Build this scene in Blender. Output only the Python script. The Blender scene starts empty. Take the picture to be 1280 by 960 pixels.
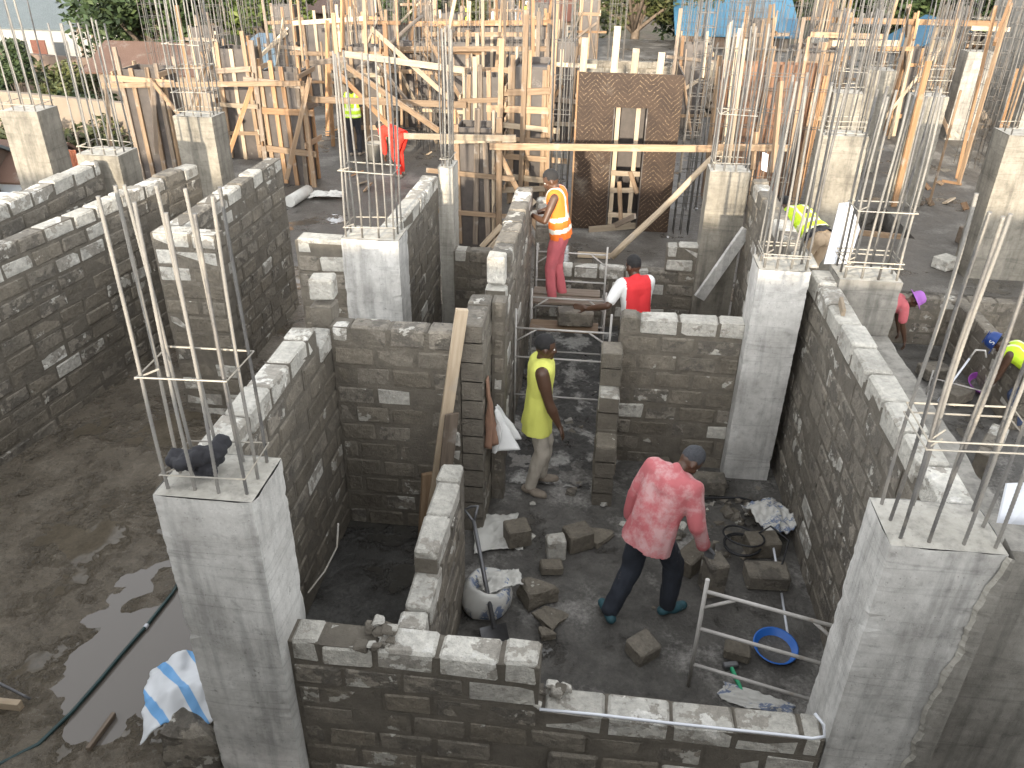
import bpy, bmesh, math, random
from mathutils import Vector, Matrix, Quaternion, noise
random.seed(7)
R_ = random.Random(11)
rad = math.radians
S = bpy.context.scene
COL = S.collection

# ------------------------------------------------------------------ camera
CX = [Vector((0.99379, -0.06596, 0.0894)), Vector((0.1113, 0.4933, -0.8627)), Vector((0.0128, 0.8673, 0.4976))]
def _ortho():
    f = 998.98
    down = Vector((610 - 640, -(2230 - 480), -f)).normalized()
    fw = Vector((772 - 640, -(-88 - 480), -f)).normalized()
    fw = (fw - down * fw.dot(down)).normalized()
    z = -down
    return Matrix((fw.cross(z), fw, z))
RM = _ortho()
FPX = 998.98
HC = 5.0
cam = bpy.data.objects.new('camera', bpy.data.cameras.new('camera'))
COL.objects.link(cam)
cam.matrix_world = Matrix.Translation((0, 0, HC)) @ RM.to_4x4()
cam.data.sensor_width = 36
cam.data.lens = FPX / 1280 * 36
cam.data.clip_start = 0.05
cam.data.clip_end = 2000
S.camera = cam
def ray(px, py):
    return RM @ Vector((px - 640, -(py - 480), -FPX))
def at(px, py, z=0.0):          # the point at height z that the photograph shows at this pixel
    d = ray(px, py); t = (z - HC) / d.z
    return Vector((0, 0, HC)) + d * t
def atY(px, py, y):             # the point at site depth y
    d = ray(px, py); t = y / d.y
    return Vector((0, 0, HC)) + d * t

# ------------------------------------------------------------------ world, sun
W = bpy.data.worlds.new('World'); S.world = W; W.use_nodes = True
nt = W.node_tree
SUN_EL, SUN_AZ = rad(10.5), rad(2)      # light comes from behind the camera, slightly from the left
sky = nt.nodes.new('ShaderNodeTexSky'); sky.sky_type = 'NISHITA'; sky.sun_disc = False
sky.sun_elevation = SUN_EL; sky.sun_rotation = math.pi + SUN_AZ
sky.altitude = 1200; sky.air_density = 1.0; sky.dust_density = 3.0
bg = nt.nodes['Background']; bg.inputs[1].default_value = 0.15
hs = nt.nodes.new('ShaderNodeHueSaturation'); hs.inputs['Saturation'].default_value = .12; hs.inputs['Value'].default_value = 1.3     # greyed as under thin cloud; extra brightness added to lift the shade
nt.links.new(sky.outputs[0], hs.inputs['Color']); nt.links.new(hs.outputs[0], bg.inputs[0])
sl = bpy.data.lights.new('sun', 'SUN'); sl.energy = 2.0; sl.angle = rad(0.6); sl.color = (1.0, 0.87, 0.69)
so = bpy.data.objects.new('sun', sl); COL.objects.link(so)
ld = Vector((math.sin(SUN_AZ) * math.cos(SUN_EL), math.cos(SUN_AZ) * math.cos(SUN_EL), -math.sin(SUN_EL)))
so.rotation_euler = ld.to_track_quat('-Z', 'Y').to_euler(); so.location = (0, -20, 30)
S.view_settings.view_transform = 'Standard'; S.view_settings.look = 'None'
S.view_settings.gamma = 1; S.view_settings.exposure = 2.2; S.view_settings.use_curve_mapping = False

# ------------------------------------------------------------------ materials
class NT:
    def __init__(s, name):
        s.m = bpy.data.materials.new(name); s.m.use_nodes = True
        s.t = s.m.node_tree; s.b = s.t.nodes['Principled BSDF']
        s.geo = None
    def n(s, kind, **kw):
        x = s.t.nodes.new(kind)
        for k, v in kw.items(): setattr(x, k, v)
        return x
    def l(s, a, b): s.t.links.new(a, b)
    def pos(s):
        if s.geo is None: s.geo = s.n('ShaderNodeNewGeometry')
        return s.geo.outputs['Position']
    def isl(s):
        s.pos(); return s.geo.outputs['Random Per Island']
    def obj(s):
        return s.n('ShaderNodeTexCoord').outputs['Object']
    def mp(s, vec, sc, rot=(0, 0, 0)):
        x = s.n('ShaderNodeMapping'); x.inputs['Scale'].default_value = sc; x.inputs['Rotation'].default_value = rot
        s.l(vec, x.inputs['Vector']); return x.outputs[0]
    def noise(s, vec, scale, detail=4, rough=.6):
        x = s.n('ShaderNodeTexNoise'); x.inputs['Scale'].default_value = scale
        x.inputs['Detail'].default_value = detail; x.inputs['Roughness'].default_value = rough
        s.l(vec, x.inputs['Vector']); return x.outputs['Fac']
    def ramp(s, fac, stops):
        x = s.n('ShaderNodeValToRGB'); e = x.color_ramp.elements
        while len(e) < len(stops): e.new(.5)
        for i, (p, c) in enumerate(stops):
            e[i].position = p
            if not isinstance(c, (tuple, list)): c = (c, c, c)
            e[i].color = (*c[:3], 1)
        s.l(fac, x.inputs[0]); return x.outputs[0]
    def mix(s, fac, a, b, mode='MIX'):
        x = s.n('ShaderNodeMix', data_type='RGBA', blend_type=mode)
        for v, i in ((fac, 0), (a, 6), (b, 7)):
            if hasattr(v, 'is_linked'): s.l(v, x.inputs[i])
            elif i == 0: x.inputs[0].default_value = v
            else: x.inputs[i].default_value = (*v[:3], 1)
        return x.outputs[2]
    def mul(s, a, b, op='MULTIPLY'):
        x = s.n('ShaderNodeMath', operation=op)
        for v, i in ((a, 0), (b, 1)):
            if hasattr(v, 'is_linked'): s.l(v, x.inputs[i])
            else: x.inputs[i].default_value = v
        return x.outputs[0]
    def fin(s, col, rough=.8, bump=None, bs=.3, bd=.02, metal=0, spec=None):
        for v, k in ((col, 'Base Color'), (rough, 'Roughness'), (metal, 'Metallic')):
            if hasattr(v, 'is_linked'): s.l(v, s.b.inputs[k])
            else: s.b.inputs[k].default_value = (*v[:3], 1) if k == 'Base Color' else v
        if spec is not None: s.b.inputs['Specular IOR Level'].default_value = spec
        if bump is not None:
            x = s.n('ShaderNodeBump'); x.inputs['Strength'].default_value = bs; x.inputs['Distance'].default_value = bd
            s.l(bump, x.inputs['Height']); s.l(x.outputs[0], s.b.inputs['Normal'])
        return s.m

def m_block(name, lo, hi, spot, thr, rough=.85, stain=None, sthr=.5):
    k = NT(name); p = k.pos()
    n1 = k.noise(p, 2.3, 3); n2 = k.noise(p, 22, 6, .66); n3 = k.noise(p, 90, 3)
    base = k.mix(k.isl(), lo, hi)
    base = k.mix(1, base, k.ramp(n1, [(.3, .72), (.7, 1.2)]), 'MULTIPLY')
    if stain:       # damp and smeared mortar eating into the drier face
        st = k.mul(k.noise(k.mp(p, (1, 1, 1.4)), 4.4, 6, .66), k.mul(k.isl(), .14), 'ADD')
        base = k.mix(k.ramp(st, [(sthr, 0), (sthr + .03, .9)]), base, stain)
    # pale dry patches of cement on some of the blocks, each with a ragged outline
    sp = k.mul(k.noise(p, 5.2, 5, .62), k.mul(k.isl(), .16), 'ADD')
    base = k.mix(k.ramp(sp, [(thr, 0), (thr + .025, 1)]), base, spot)
    base = k.mix(1, base, k.ramp(n2, [(.25, .68), (.75, 1.28)]), 'MULTIPLY')
    n4 = k.noise(p, 9, 5, .7)
    h = k.mul(k.mul(n2, .8), k.mul(n3, .4), 'ADD')
    h = k.mul(h, k.mul(n4, 1.2), 'ADD')
    return k.fin(base, rough, h, 1, .025)
M = {}
M['block_damp'] = m_block('damp_block', (.15, .13, .10), (.215, .188, .147), (.42, .40, .35), .73, .72)
M['block_mid'] = m_block('half_dry_block', (.19, .168, .134), (.265, .237, .194), (.44, .42, .37), .71, .85, (.12, .107, .088), .58)
M['block_dry'] = m_block('dry_block', (.45, .43, .38), (.57, .55, .495), (.66, .64, .59), .70, .9, (.29, .267, .228), .60)
def _mort():
    k = NT('wet_mortar'); p = k.pos()
    c = k.ramp(k.noise(p, 6, 6, .7), [(.3, (.115, .101, .08)), (.6, (.175, .154, .122)), (.8, (.27, .244, .204))])
    return k.fin(c, .8, k.noise(p, 40, 6, .75), .9, .03)
M['mortar'] = _mort()
def m_conc(name, lo, hi, streak=.6):
    k = NT(name); p = k.pos()
    n1 = k.noise(k.mp(p, (5, 5, .45)), 1.8, 5, .62)       # drips running down the faces
    n2 = k.noise(k.mp(p, (.25, .25, 5)), 1.5, 2, .4)      # lifts of the pour
    n3 = k.noise(p, 16, 7, .74); n4 = k.noise(p, 120, 2); n5 = k.noise(p, 2.6, 7, .7)
    c = k.mix(k.ramp(n5, [(.34, 0), (.64, 1)]), lo, hi)
    c = k.mix(streak, c, k.ramp(n1, [(.36, .55), (.5, 1.0), (.7, 1.12)]), 'MULTIPLY')
    c = k.mix(streak, c, k.ramp(n2, [(.38, 1.05), (.395, .7), (.41, 1.0), (.6, 1.06), (.615, .8), (.63, .97)]), 'MULTIPLY')
    c = k.mix(1, c, k.ramp(n3, [(.22, .6), (.46, 1.0), (.8, 1.15)]), 'MULTIPLY')
    c = k.mix(k.ramp(k.noise(p, 7, 6, .75), [(.64, 0), (.70, .7)]), c, (.15, .145, .13))
    vo = k.n('ShaderNodeTexVoronoi'); vo.inputs['Scale'].default_value = 26; k.l(p, vo.inputs['Vector'])
    pin = k.ramp(vo.outputs['Distance'], [(.03, 0), (.11, 1)])
    c = k.mix(k.mul(k.ramp(vo.outputs['Distance'], [(.05, 1), (.13, 0)]), .5), c, (.10, .095, .085))
    h = k.mul(k.mul(n3, .6), k.mul(n4, .15), 'ADD'); h = k.mul(h, k.mul(pin, .3), 'ADD')
    return k.fin(c, .78, h, .6, .014)
M['concrete'] = m_conc('concrete', (.34, .33, .307), (.55, .54, .51))
M['concrete_dark'] = m_conc('damp_concrete', (.16, .15, .13), (.29, .275, .243), .7)
M['concrete_pale'] = m_conc('pale_concrete', (.30, .285, .245), (.42, .40, .355), .6)
M['concrete_tan'] = m_conc('toned_down_sunlit_concrete', (.13, .118, .095), (.235, .216, .178), .7)  # darker copy of the concrete, toned down so sunlit columns do not blow out
def m_mud(name, dark, mid, pale, wet, sc=1.0, puddle=.42):
    k = NT(name); p = k.pos()
    n1 = k.noise(p, .8 * sc, 5, .62); n2 = k.noise(p, 3.6 * sc, 6, .7); n3 = k.noise(p, 26, 5, .75)
    c = k.mix(k.ramp(n2, [(.3, 0), (.7, 1)]), dark, mid)
    c = k.mix(k.ramp(k.mul(n1, k.mul(n3, .18), 'ADD'), [(.62, 0), (.74, 1)]), c, pale)
    c = k.mix(1, c, k.ramp(n3, [(.25, .65), (.75, 1.3)]), 'MULTIPLY')
    w = k.ramp(k.mul(n1, k.mul(n2, .35), 'ADD'), [(puddle, 0), (puddle + .05, .45), (puddle + .22, 1)])
    r = k.mul(k.mul(w, wet[1] - wet[0]), wet[0], 'ADD')
    c = k.mix(k.mul(w, 1), k.mix(.35, c, (.05, .043, .032)), c)
    h = k.mul(k.mul(n2, 1.4), k.mul(n3, .7), 'ADD')
    h = k.mul(h, k.ramp(w, [(0, .03), (.5, 1)]))
    return k.fin(c, r, h, .8, .045)
M['mud_brown'] = m_mud('brown_mud', (.10, .082, .058), (.19, .159, .118), (.225, .195, .152), (.10, .42), 1.0, .60)
M['mud_grey'] = m_mud('grey_mud', (.07, .066, .06), (.165, .156, .14), (.33, .315, .29), (.18, .8), 1.2, .52)
M['mud_black'] = m_mud('black_wet_floor', (.045, .044, .041), (.09, .088, .082), (.14, .136, .125), (.16, .6), 1.0, .6)
M['slab'] = m_mud('site_slab', (.07, .063, .054), (.145, .132, .114), (.24, .225, .2), (.1, .8), .8, .54)
def m_ground():
    k = NT('far_earth'); p = k.pos()
    c = k.ramp(k.noise(p, .12, 6, .65), [(.3, (.05, .06, .022)), (.46, (.09, .09, .04)), (.56, (.14, .11, .07)), (.72, (.18, .13, .095))])
    c = k.mix(1, c, k.ramp(k.noise(p, 2.5, 5, .7), [(.3, .6), (.7, 1.25)]), 'MULTIPLY')
    return k.fin(c, .95, k.noise(p, 6, 5, .7), .6, .1)
M['earth'] = m_ground()
def m_wood(name, a, b, rough=.75):
    k = NT(name); p = k.obj()
    n = k.noise(k.mp(p, (1.2, 14, 14)), 2.0, 5, .65)
    c = k.ramp(n, [(.3, a), (.68, b)])
    oi = k.n('ShaderNodeObjectInfo')
    c = k.mix(1, c, k.ramp(oi.outputs['Random'], [(0, .6), (1, 1.25)]), 'MULTIPLY')
    c = k.mix(k.ramp(k.noise(p, 3.1, 4, .6), [(.58, 0), (.72, .55)]), c, (.33, .31, .28))
    return k.fin(c, rough, n, .35, .01)
M['timber'] = m_wood('fresh_timber', (.18, .112, .062), (.305, .215, .135))
M['timber_pale'] = m_wood('pale_timber', (.29, .22, .145), (.40, .325, .235))
M['timber_old'] = m_wood('weathered_timber', (.115, .085, .06), (.23, .18, .135))
M['timber_orange'] = m_wood('orange_timber', (.21, .112, .05), (.32, .19, .097))
def m_steel(name, a, b, c3, rough=.6, metal=.3):
    k = NT(name); p = k.pos()
    c = k.ramp(k.noise(p, 4, 4, .6), [(.3, a), (.5, b), (.7, c3)])
    return k.fin(c, rough, k.noise(k.mp(p, (8, 8, 60)), 2, 2), .5, .004, metal)
M['rebar'] = m_steel('rebar_steel', (.17, .165, .155), (.115, .11, .105), (.25, .23, .195))
M['rebar_dusty'] = m_steel('cement_dusted_rebar', (.245, .225, .195), (.19, .18, .162), (.14, .135, .128), .8, .05)
M['rebar_far'] = m_steel('far_rebar', (.075, .072, .068), (.11, .104, .096), (.15, .12, .09), .7, .1)
M['wire'] = m_steel('tie_wire', (.40, .36, .29), (.3, .28, .24), (.22, .21, .2), .7, .1)
def m_ply():
    k = NT('printed_film_ply'); p = k.pos()
    sep = k.n('ShaderNodeSeparateXYZ'); k.l(p, sep.inputs[0])
    # rows of slanted stamped print, the slant turning over from band to band
    fx = k.mul(k.mul(sep.outputs[0], 2.6), 1, 'FRACT'); tri = k.mul(k.mul(fx, .5, 'SUBTRACT'), 0, 'ADD')
    ab = k.n('ShaderNodeMath', operation='ABSOLUTE'); k.l(tri, ab.inputs[0])
    u = k.mul(k.mul(k.mul(sep.outputs[2], 11), k.mul(ab.outputs[0], 4.2), 'ADD'), k.mul(k.noise(p, 7, 4), 1.1), 'ADD')
    fr = k.mul(u, 1, 'FRACT')
    band = k.ramp(fr, [(.34, 0), (.42, .9), (.55, .9), (.64, 0)])
    n = k.noise(k.mp(p, (30, 30, 46)), 1.2, 3, .8); nw = k.noise(p, 2.2, 4, .6)
    msk = k.mul(k.mul(band, k.ramp(n, [(.49, 0), (.55, 1)])), k.ramp(nw, [(.36, .3), (.55, 1)]))
    c = k.ramp(k.noise(p, 3, 5, .7), [(.3, (.020, .011, .0065)), (.7, (.042, .025, .015))])
    c = k.mix(k.mul(msk, .75), c, (.22, .155, .09))
    c = k.mix(k.ramp(k.noise(p, 1.3, 6, .7), [(.6, 0), (.75, .5)]), c, (.17, .145, .115))
    return k.fin(c, .6, k.noise(p, 20, 4), .15, .005, 0, .25)
M['ply'] = m_ply()
def simple(name, c, rough=.7, var=.25, sc=8, metal=0, bump=.2, dirt=None, dthr=.58, spec=None):
    k = NT(name); p = k.obj()
    n = k.noise(p, sc, 5, .65)
    col = k.mix(1, c, k.ramp(n, [(.25, 1 - var), (.75, 1 + var)]), 'MULTIPLY')
    if dirt: col = k.mix(k.ramp(k.noise(p, sc * .6 + 1, 6, .7), [(dthr, 0), (dthr + .12, .85)]), col, dirt)
    return k.fin(col, rough, n if bump else None, bump, .01, metal, spec)
M['ply_dark'] = simple('dark_form_ply', (.05, .04, .034), .55, .5, 3, dirt=(.22, .2, .18), dthr=.6)
M['ply_rust'] = simple('rusty_form_ply', (.17, .085, .045), .7, .5, 3, dirt=(.06, .04, .03), dthr=.5)
M['white_board'] = simple('white_board', (.62, .64, .68), .5, .06, 5, bump=0)

# ------------------------------------------------------------------ mesh builder
BOXF = [(0, 3, 2, 1), (4, 5, 6, 7), (0, 1, 5, 4), (1, 2, 6, 5), (2, 3, 7, 6), (3, 0, 4, 7)]
class MB:
    def __init__(s): s.v = []; s.f = []; s.m = []; s.sm = []
    def add(s, vs, fs, mi=0, smooth=False):
        o = len(s.v); s.v += [Vector(v) for v in vs]
        for f in fs: s.f.append([i + o for i in f]); s.m.append(mi); s.sm.append(smooth)
        return s
    def box(s, a, b, mi=0, T=None):
        x0, y0, z0 = a; x1, y1, z1 = b
        vs = [Vector(p) for p in ((x0, y0, z0), (x1, y0, z0), (x1, y1, z0), (x0, y1, z0), (x0, y0, z1), (x1, y0, z1), (x1, y1, z1), (x0, y1, z1))]
        if T: vs = [T @ v for v in vs]
        return s.add(vs, BOXF, mi)
    def cbox(s, c, d, ch=.01, mi=0, T=None, jit=0, rnd=R_):
        """box with chamfered edges: centre c, full size d"""
        hx, hy, hz = d[0] / 2, d[1] / 2, d[2] / 2
        ch = min(ch, hx * .45, hy * .45, hz * .45)
        vs = []; idx = {}
        for sx in (-1, 1):
            for sy in (-1, 1):
                for sz in (-1, 1):
                    j = Vector((rnd.uniform(-jit, jit), rnd.uniform(-jit, jit), rnd.uniform(-jit, jit))) if jit else Vector()
                    for ax in range(3):
                        p = [sx * (hx - ch), sy * (hy - ch), sz * (hz - ch)]
                        p[ax] = (sx, sy, sz)[ax] * (hx, hy, hz)[ax]
                        idx[(sx, sy, sz, ax)] = len(vs); vs.append(Vector(c) + Vector(p) + j)
        fs = []
        for ax in range(3):
            o1, o2 = (ax + 1) % 3, (ax + 2) % 3
            for sg in (-1, 1):
                q = []
                for a_, b_ in ((-1, -1), (1, -1), (1, 1), (-1, 1)):
                    t = [0, 0, 0]; t[ax] = sg; t[o1] = a_; t[o2] = b_; q.append(idx[(*t, ax)])
                fs.append(q if sg > 0 else q[::-1])
            for s1 in (-1, 1):
                for s2 in (-1, 1):
                    t0 = [0, 0, 0]; t1 = [0, 0, 0]
                    t0[ax] = -1; t1[ax] = 1
                    for t in (t0, t1): t[o1] = s1; t[o2] = s2
                    q = [idx[(*t0, o1)], idx[(*t1, o1)], idx[(*t1, o2)], idx[(*t0, o2)]]
                    fs.append(q if s1 * s2 < 0 else q[::-1])
        for sx in (-1, 1):
            for sy in (-1, 1):
                for sz in (-1, 1):
                    q = [idx[(sx, sy, sz, i)] for i in range(3)]
                    fs.append(q if sx * sy * sz > 0 else q[::-1])
        if T: vs = [T @ v for v in vs]
        return s.add(vs, fs, mi)
    def tube(s, pts, r, n=6, mi=0, cap=True, smooth=True):
        pts = [Vector(p) for p in pts]; rs = r if isinstance(r, (list, tuple)) else [r] * len(pts)
        vs = []; fs = []; up = None
        for i, p in enumerate(pts):
            d = (pts[min(i + 1, len(pts) - 1)] - pts[max(i - 1, 0)]).normalized()
            if up is None: up = d.orthogonal().normalized()
            else:
                up = up - d * up.dot(d)
                up = up.normalized() if up.length > 1e-5 else d.orthogonal().normalized()
            w = d.cross(up)
            for k in range(n):
                a = 2 * math.pi * k / n
                vs.append(p + (up * math.cos(a) + w * math.sin(a)) * rs[i])
        for i in range(len(pts) - 1):
            for k in range(n):
                a, b = i * n + k, i * n + (k + 1) % n
                fs.append((a, b, b + n, a + n))
        s.add(vs, fs, mi, smooth)
        if cap:
            o = len(s.v) - len(vs)
            s.f.append([o + k for k in range(n)][::-1]); s.m.append(mi); s.sm.append(False)
            s.f.append([o + (len(pts) - 1) * n + k for k in range(n)]); s.m.append(mi); s.sm.append(False)
        return s
    def plank(s, p, q, w, t, up=(0, 0, 1), mi=0, ch=.004):
        """board from p to q, w wide along `up`, t thick"""
        p, q = Vector(p), Vector(q); d = q - p; L = d.length; d.normalize(); up = Vector(up)
        u = up - d * up.dot(d)
        u = u.normalized() if u.length > 1e-3 else d.orthogonal().normalized()
        v = d.cross(u)
        T = Matrix(((d.x, u.x, v.x, 0), (d.y, u.y, v.y, 0), (d.z, u.z, v.z, 0), (0, 0, 0, 1)))
        T = Matrix.Translation((p + q) / 2) @ T
        return s.cbox((0, 0, 0), (L, w, t), ch, mi, T)
    def lathe(s, prof, n=20, mi=0, T=None):
        vs = []; fs = []
        for r, z in prof:
            for k in range(n):
                a = 2 * math.pi * k / n; vs.append(Vector((r * math.cos(a), r * math.sin(a), z)))
        for i in range(len(prof) - 1):
            for k in range(n):
                a, b = i * n + k, i * n + (k + 1) % n
                fs.append((a, b, b + n, a + n))
        if T: vs = [T @ v for v in vs]
        return s.add(vs, fs, mi, True)
    def build(s, name, mats, parent=None, org=None):
        me = bpy.data.meshes.new(name)
        if not isinstance(mats, (list, tuple)): mats = [mats]
        xs = [v.x for v in s.v]; ys = [v.y for v in s.v]; zs = [v.z for v in s.v]
        if org is None: org = Vector(((min(xs) + max(xs)) / 2, (min(ys) + max(ys)) / 2, min(zs)))
        org = Vector(org)
        me.from_pydata([v - org for v in s.v], [], s.f)
        for m in mats: me.materials.append(M[m] if isinstance(m, str) else m)
        me.polygons.foreach_set('material_index', s.m); me.polygons.foreach_set('use_smooth', s.sm)
        me.update()
        o = bpy.data.objects.new(name, me); COL.objects.link(o)
        o.location = org
        if parent is not None:
            o.parent = parent; o.location = org - parent.location
            if parent.parent is not None: o.location = org - parent.location - parent.parent.location
        return o
def tag(o, label, cat, group=None):
    o['label'] = label; o['category'] = cat; o['kind'] = 'thing'
    if group: o['group'] = group
    return o
def thing(name, label, cat, loc, group=None):
    o = bpy.data.objects.new(name, None); COL.objects.link(o); o.location = loc; o.empty_display_size = .2
    return tag(o, label, cat, group)
def struct(o): o['kind'] = 'structure'; return o
def stuff(o): o['kind'] = 'stuff'; return o
# ------------------------------------------------------------------ people
M['skin'] = simple('dark_brown_skin', (.075, .038, .022), .45, .2, 5, bump=.05)
M['skin_dusty'] = simple('dusty_skin', (.12, .08, .06), .6, .3, 6, bump=.05)
M['hair'] = simple('cropped_black_hair', (.014, .013, .013), .85, .3, 60, bump=.6)
M['hair_dusty'] = simple('dusty_cropped_hair', (.05, .052, .058), .9, .3, 60, bump=.6)
M['pink_cloth'] = simple('dusty_pink_shirt', (.50, .14, .15), .9, .14, 3, dirt=(.60, .38, .375), dthr=.47)
M['jeans'] = simple('dirty_dark_jeans', (.022, .026, .036), .9, .3, 6, dirt=(.17, .17, .18), dthr=.62)
M['yellow_cloth'] = simple('yellow_green_vest_cloth', (.64, .66, .14), .85, .08, 3)
M['beige_cloth'] = simple('beige_trousers', (.40, .36, .30), .9, .2, 5, dirt=(.22, .195, .165), dthr=.6)
M['boot'] = simple('muddy_boots', (.22, .185, .145), .85, .35, 8)
M['teal_shoe'] = simple('teal_trainers', (.03, .09, .11), .7, .4, 14, dirt=(.25, .3, .3), dthr=.6)
M['orange_vest'] = simple('orange_safety_vest', (.78, .17, .018), .8, .1, 4, dirt=(.6, .3, .12), dthr=.62)
M['tape'] = simple('reflective_tape', (.72, .7, .62), .4, .08, 6, bump=0)
M['red_trouser'] = simple('faded_red_trousers', (.50, .12, .135), .9, .15, 5, dirt=(.45, .25, .24), dthr=.6)
M['red_cloth'] = simple('red_shirt', (.62, .03, .035), .85, .1, 4)
M['red_overall'] = simple('red_overalls', (.70, .035, .02), .85, .1, 4)
M['white_cloth'] = simple('white_cloth', (.7, .7, .68), .9, .08, 5, dirt=(.5, .48, .44), dthr=.62)
M['hivis'] = simple('lime_safety_vest', (.55, .78, .03), .75, .06, 4)
M['hivis_tape'] = simple('lime_reflective_tape', (.78, .82, .5), .4, .05, 4, bump=0)
M['dark_cloth'] = simple('dark_cloth', (.022, .022, .026), .9, .3, 6)
M['khaki'] = simple('khaki_trousers', (.36, .27, .18), .9, .15, 5)
M['blue_cloth'] = simple('blue_work_trousers', (.05, .07, .13), .9, .3, 6, dirt=(.25, .25, .26), dthr=.6)
M['purple'] = simple('purple_hat_cloth', (.36, .13, .46), .8, .1, 5)
M['helmet_blue'] = simple('blue_helmet_plastic', (.02, .06, .24), .35, .1, 4, bump=0)
M['helmet_white'] = simple('white_helmet_plastic', (.75, .75, .73), .35, .05, 4, bump=0)
M['glove'] = simple('pale_work_glove', (.55, .53, .47), .9, .2, 8)
M['glove_grey'] = simple('grey_work_glove', (.12, .12, .125), .9, .2, 8)
M['eye'] = simple('eye_white', (.6, .57, .52), .3, .05, 3, bump=0)
def caps(mb, p, q, r1, r2, n=12):
    p, q = Vector(p), Vector(q); d = q - p; L = d.length
    d = d.normalized() if L > 1e-6 else Vector((0, 0, 1))
    u = d.orthogonal().normalized(); v = d.cross(u); vs = []; rings = []
    for i in range(1, 5):
        a = math.pi / 2 * i / 4; rings.append((p - d * r1 * math.cos(a), r1 * math.sin(a)))
    for i in range(0, 4):
        a = math.pi / 2 * i / 4; rings.append((q + d * r2 * math.sin(a), r2 * math.cos(a)))
    vs.append(p - d * r1)
    for c, r in rings:
        for k in range(n):
            a = 2 * math.pi * k / n; vs.append(c + (u * math.cos(a) + v * math.sin(a)) * r)
    vs.append(q + d * r2); m = len(rings); fs = []
    for k in range(n): fs.append((0, 1 + (k + 1) % n, 1 + k)); fs.append((1 + (m - 1) * n + k, 1 + (m - 1) * n + (k + 1) % n, len(vs) - 1))
    for i in range(m - 1):
        for k in range(n):
            a, b = 1 + i * n + k, 1 + i * n + (k + 1) % n; fs.append((a, b, b + n, a + n))
    mb.add(vs, fs, 0, True)
def ell(mb, c, r, T=None, n=14):
    prof = [(max(1e-3, math.cos(a)), math.sin(a)) for a in [-math.pi / 2 + math.pi * i / 9 for i in range(10)]]
    mb.lathe([(a, b) for a, b in prof], n, T=(T or Matrix()) @ Matrix.Translation(c) @ Matrix.Diagonal((*r, 1)))
def fuse(mb, voxel, smooth=6, fac=.5):
    """melt overlapping volumes into one continuous skin"""
    me = bpy.data.meshes.new('tmp'); me.from_pydata(mb.v, [], mb.f); me.update()
    o = bpy.data.objects.new('tmp', me); COL.objects.link(o)
    m = o.modifiers.new('r', 'REMESH'); m.mode = 'VOXEL'; m.voxel_size = voxel; m.use_smooth_shade = True
    if smooth: s = o.modifiers.new('s', 'SMOOTH'); s.iterations = smooth; s.factor = fac
    dg = bpy.context.evaluated_depsgraph_get(); dg.update()
    out = bpy.data.meshes.new_from_object(o.evaluated_get(dg)); bpy.data.objects.remove(o); bpy.data.meshes.remove(me)
    return out
def skinobj(name, mb, mats, parent, voxel=.012, smooth=6, fold=0, fs=7, pick=None, cut=None):
    me = fuse(mb, voxel, smooth); me.name = name
    if fold:
        sd = R_.uniform(0, 50)
        nrm = [v.normal.copy() for v in me.vertices]
        for v, vn in zip(me.vertices, nrm):
            c = v.co.copy(); n = noise.noise((c.x * fs + sd, c.y * fs, c.z * fs * .55)) + .5 * noise.noise((c.x * fs * 2.3, c.y * fs * 2.3 + sd, c.z * fs))
            v.co = c + vn * fold * n
    if cut:
        bm = bmesh.new(); bm.from_mesh(me); bmesh.ops.delete(bm, geom=[f for f in bm.faces if cut(f.calc_center_median())], context='FACES'); bm.to_mesh(me); bm.free()
    for m in mats if isinstance(mats, (list, tuple)) else [mats]: me.materials.append(M[m])
    me.polygons.foreach_set('use_smooth', [True] * len(me.polygons))
    if pick:
        for p in me.polygons: p.material_index = pick(p.center)
    me.update(); o = bpy.data.objects.new(name, me); COL.objects.link(o); o.parent = parent; return o
def ik(a, t, l1, l2, hint):
    a, t, h = Vector(a), Vector(t), Vector(hint); d = t - a; L = min(d.length, (l1 + l2) * .995); d.normalize(); t = a + d * L
    x = (l1 * l1 - l2 * l2 + L * L) / (2 * L); y = math.sqrt(max(0, l1 * l1 - x * x)); h = (h - d * h.dot(d)).normalized()
    return a + d * x + h * y, t
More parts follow.
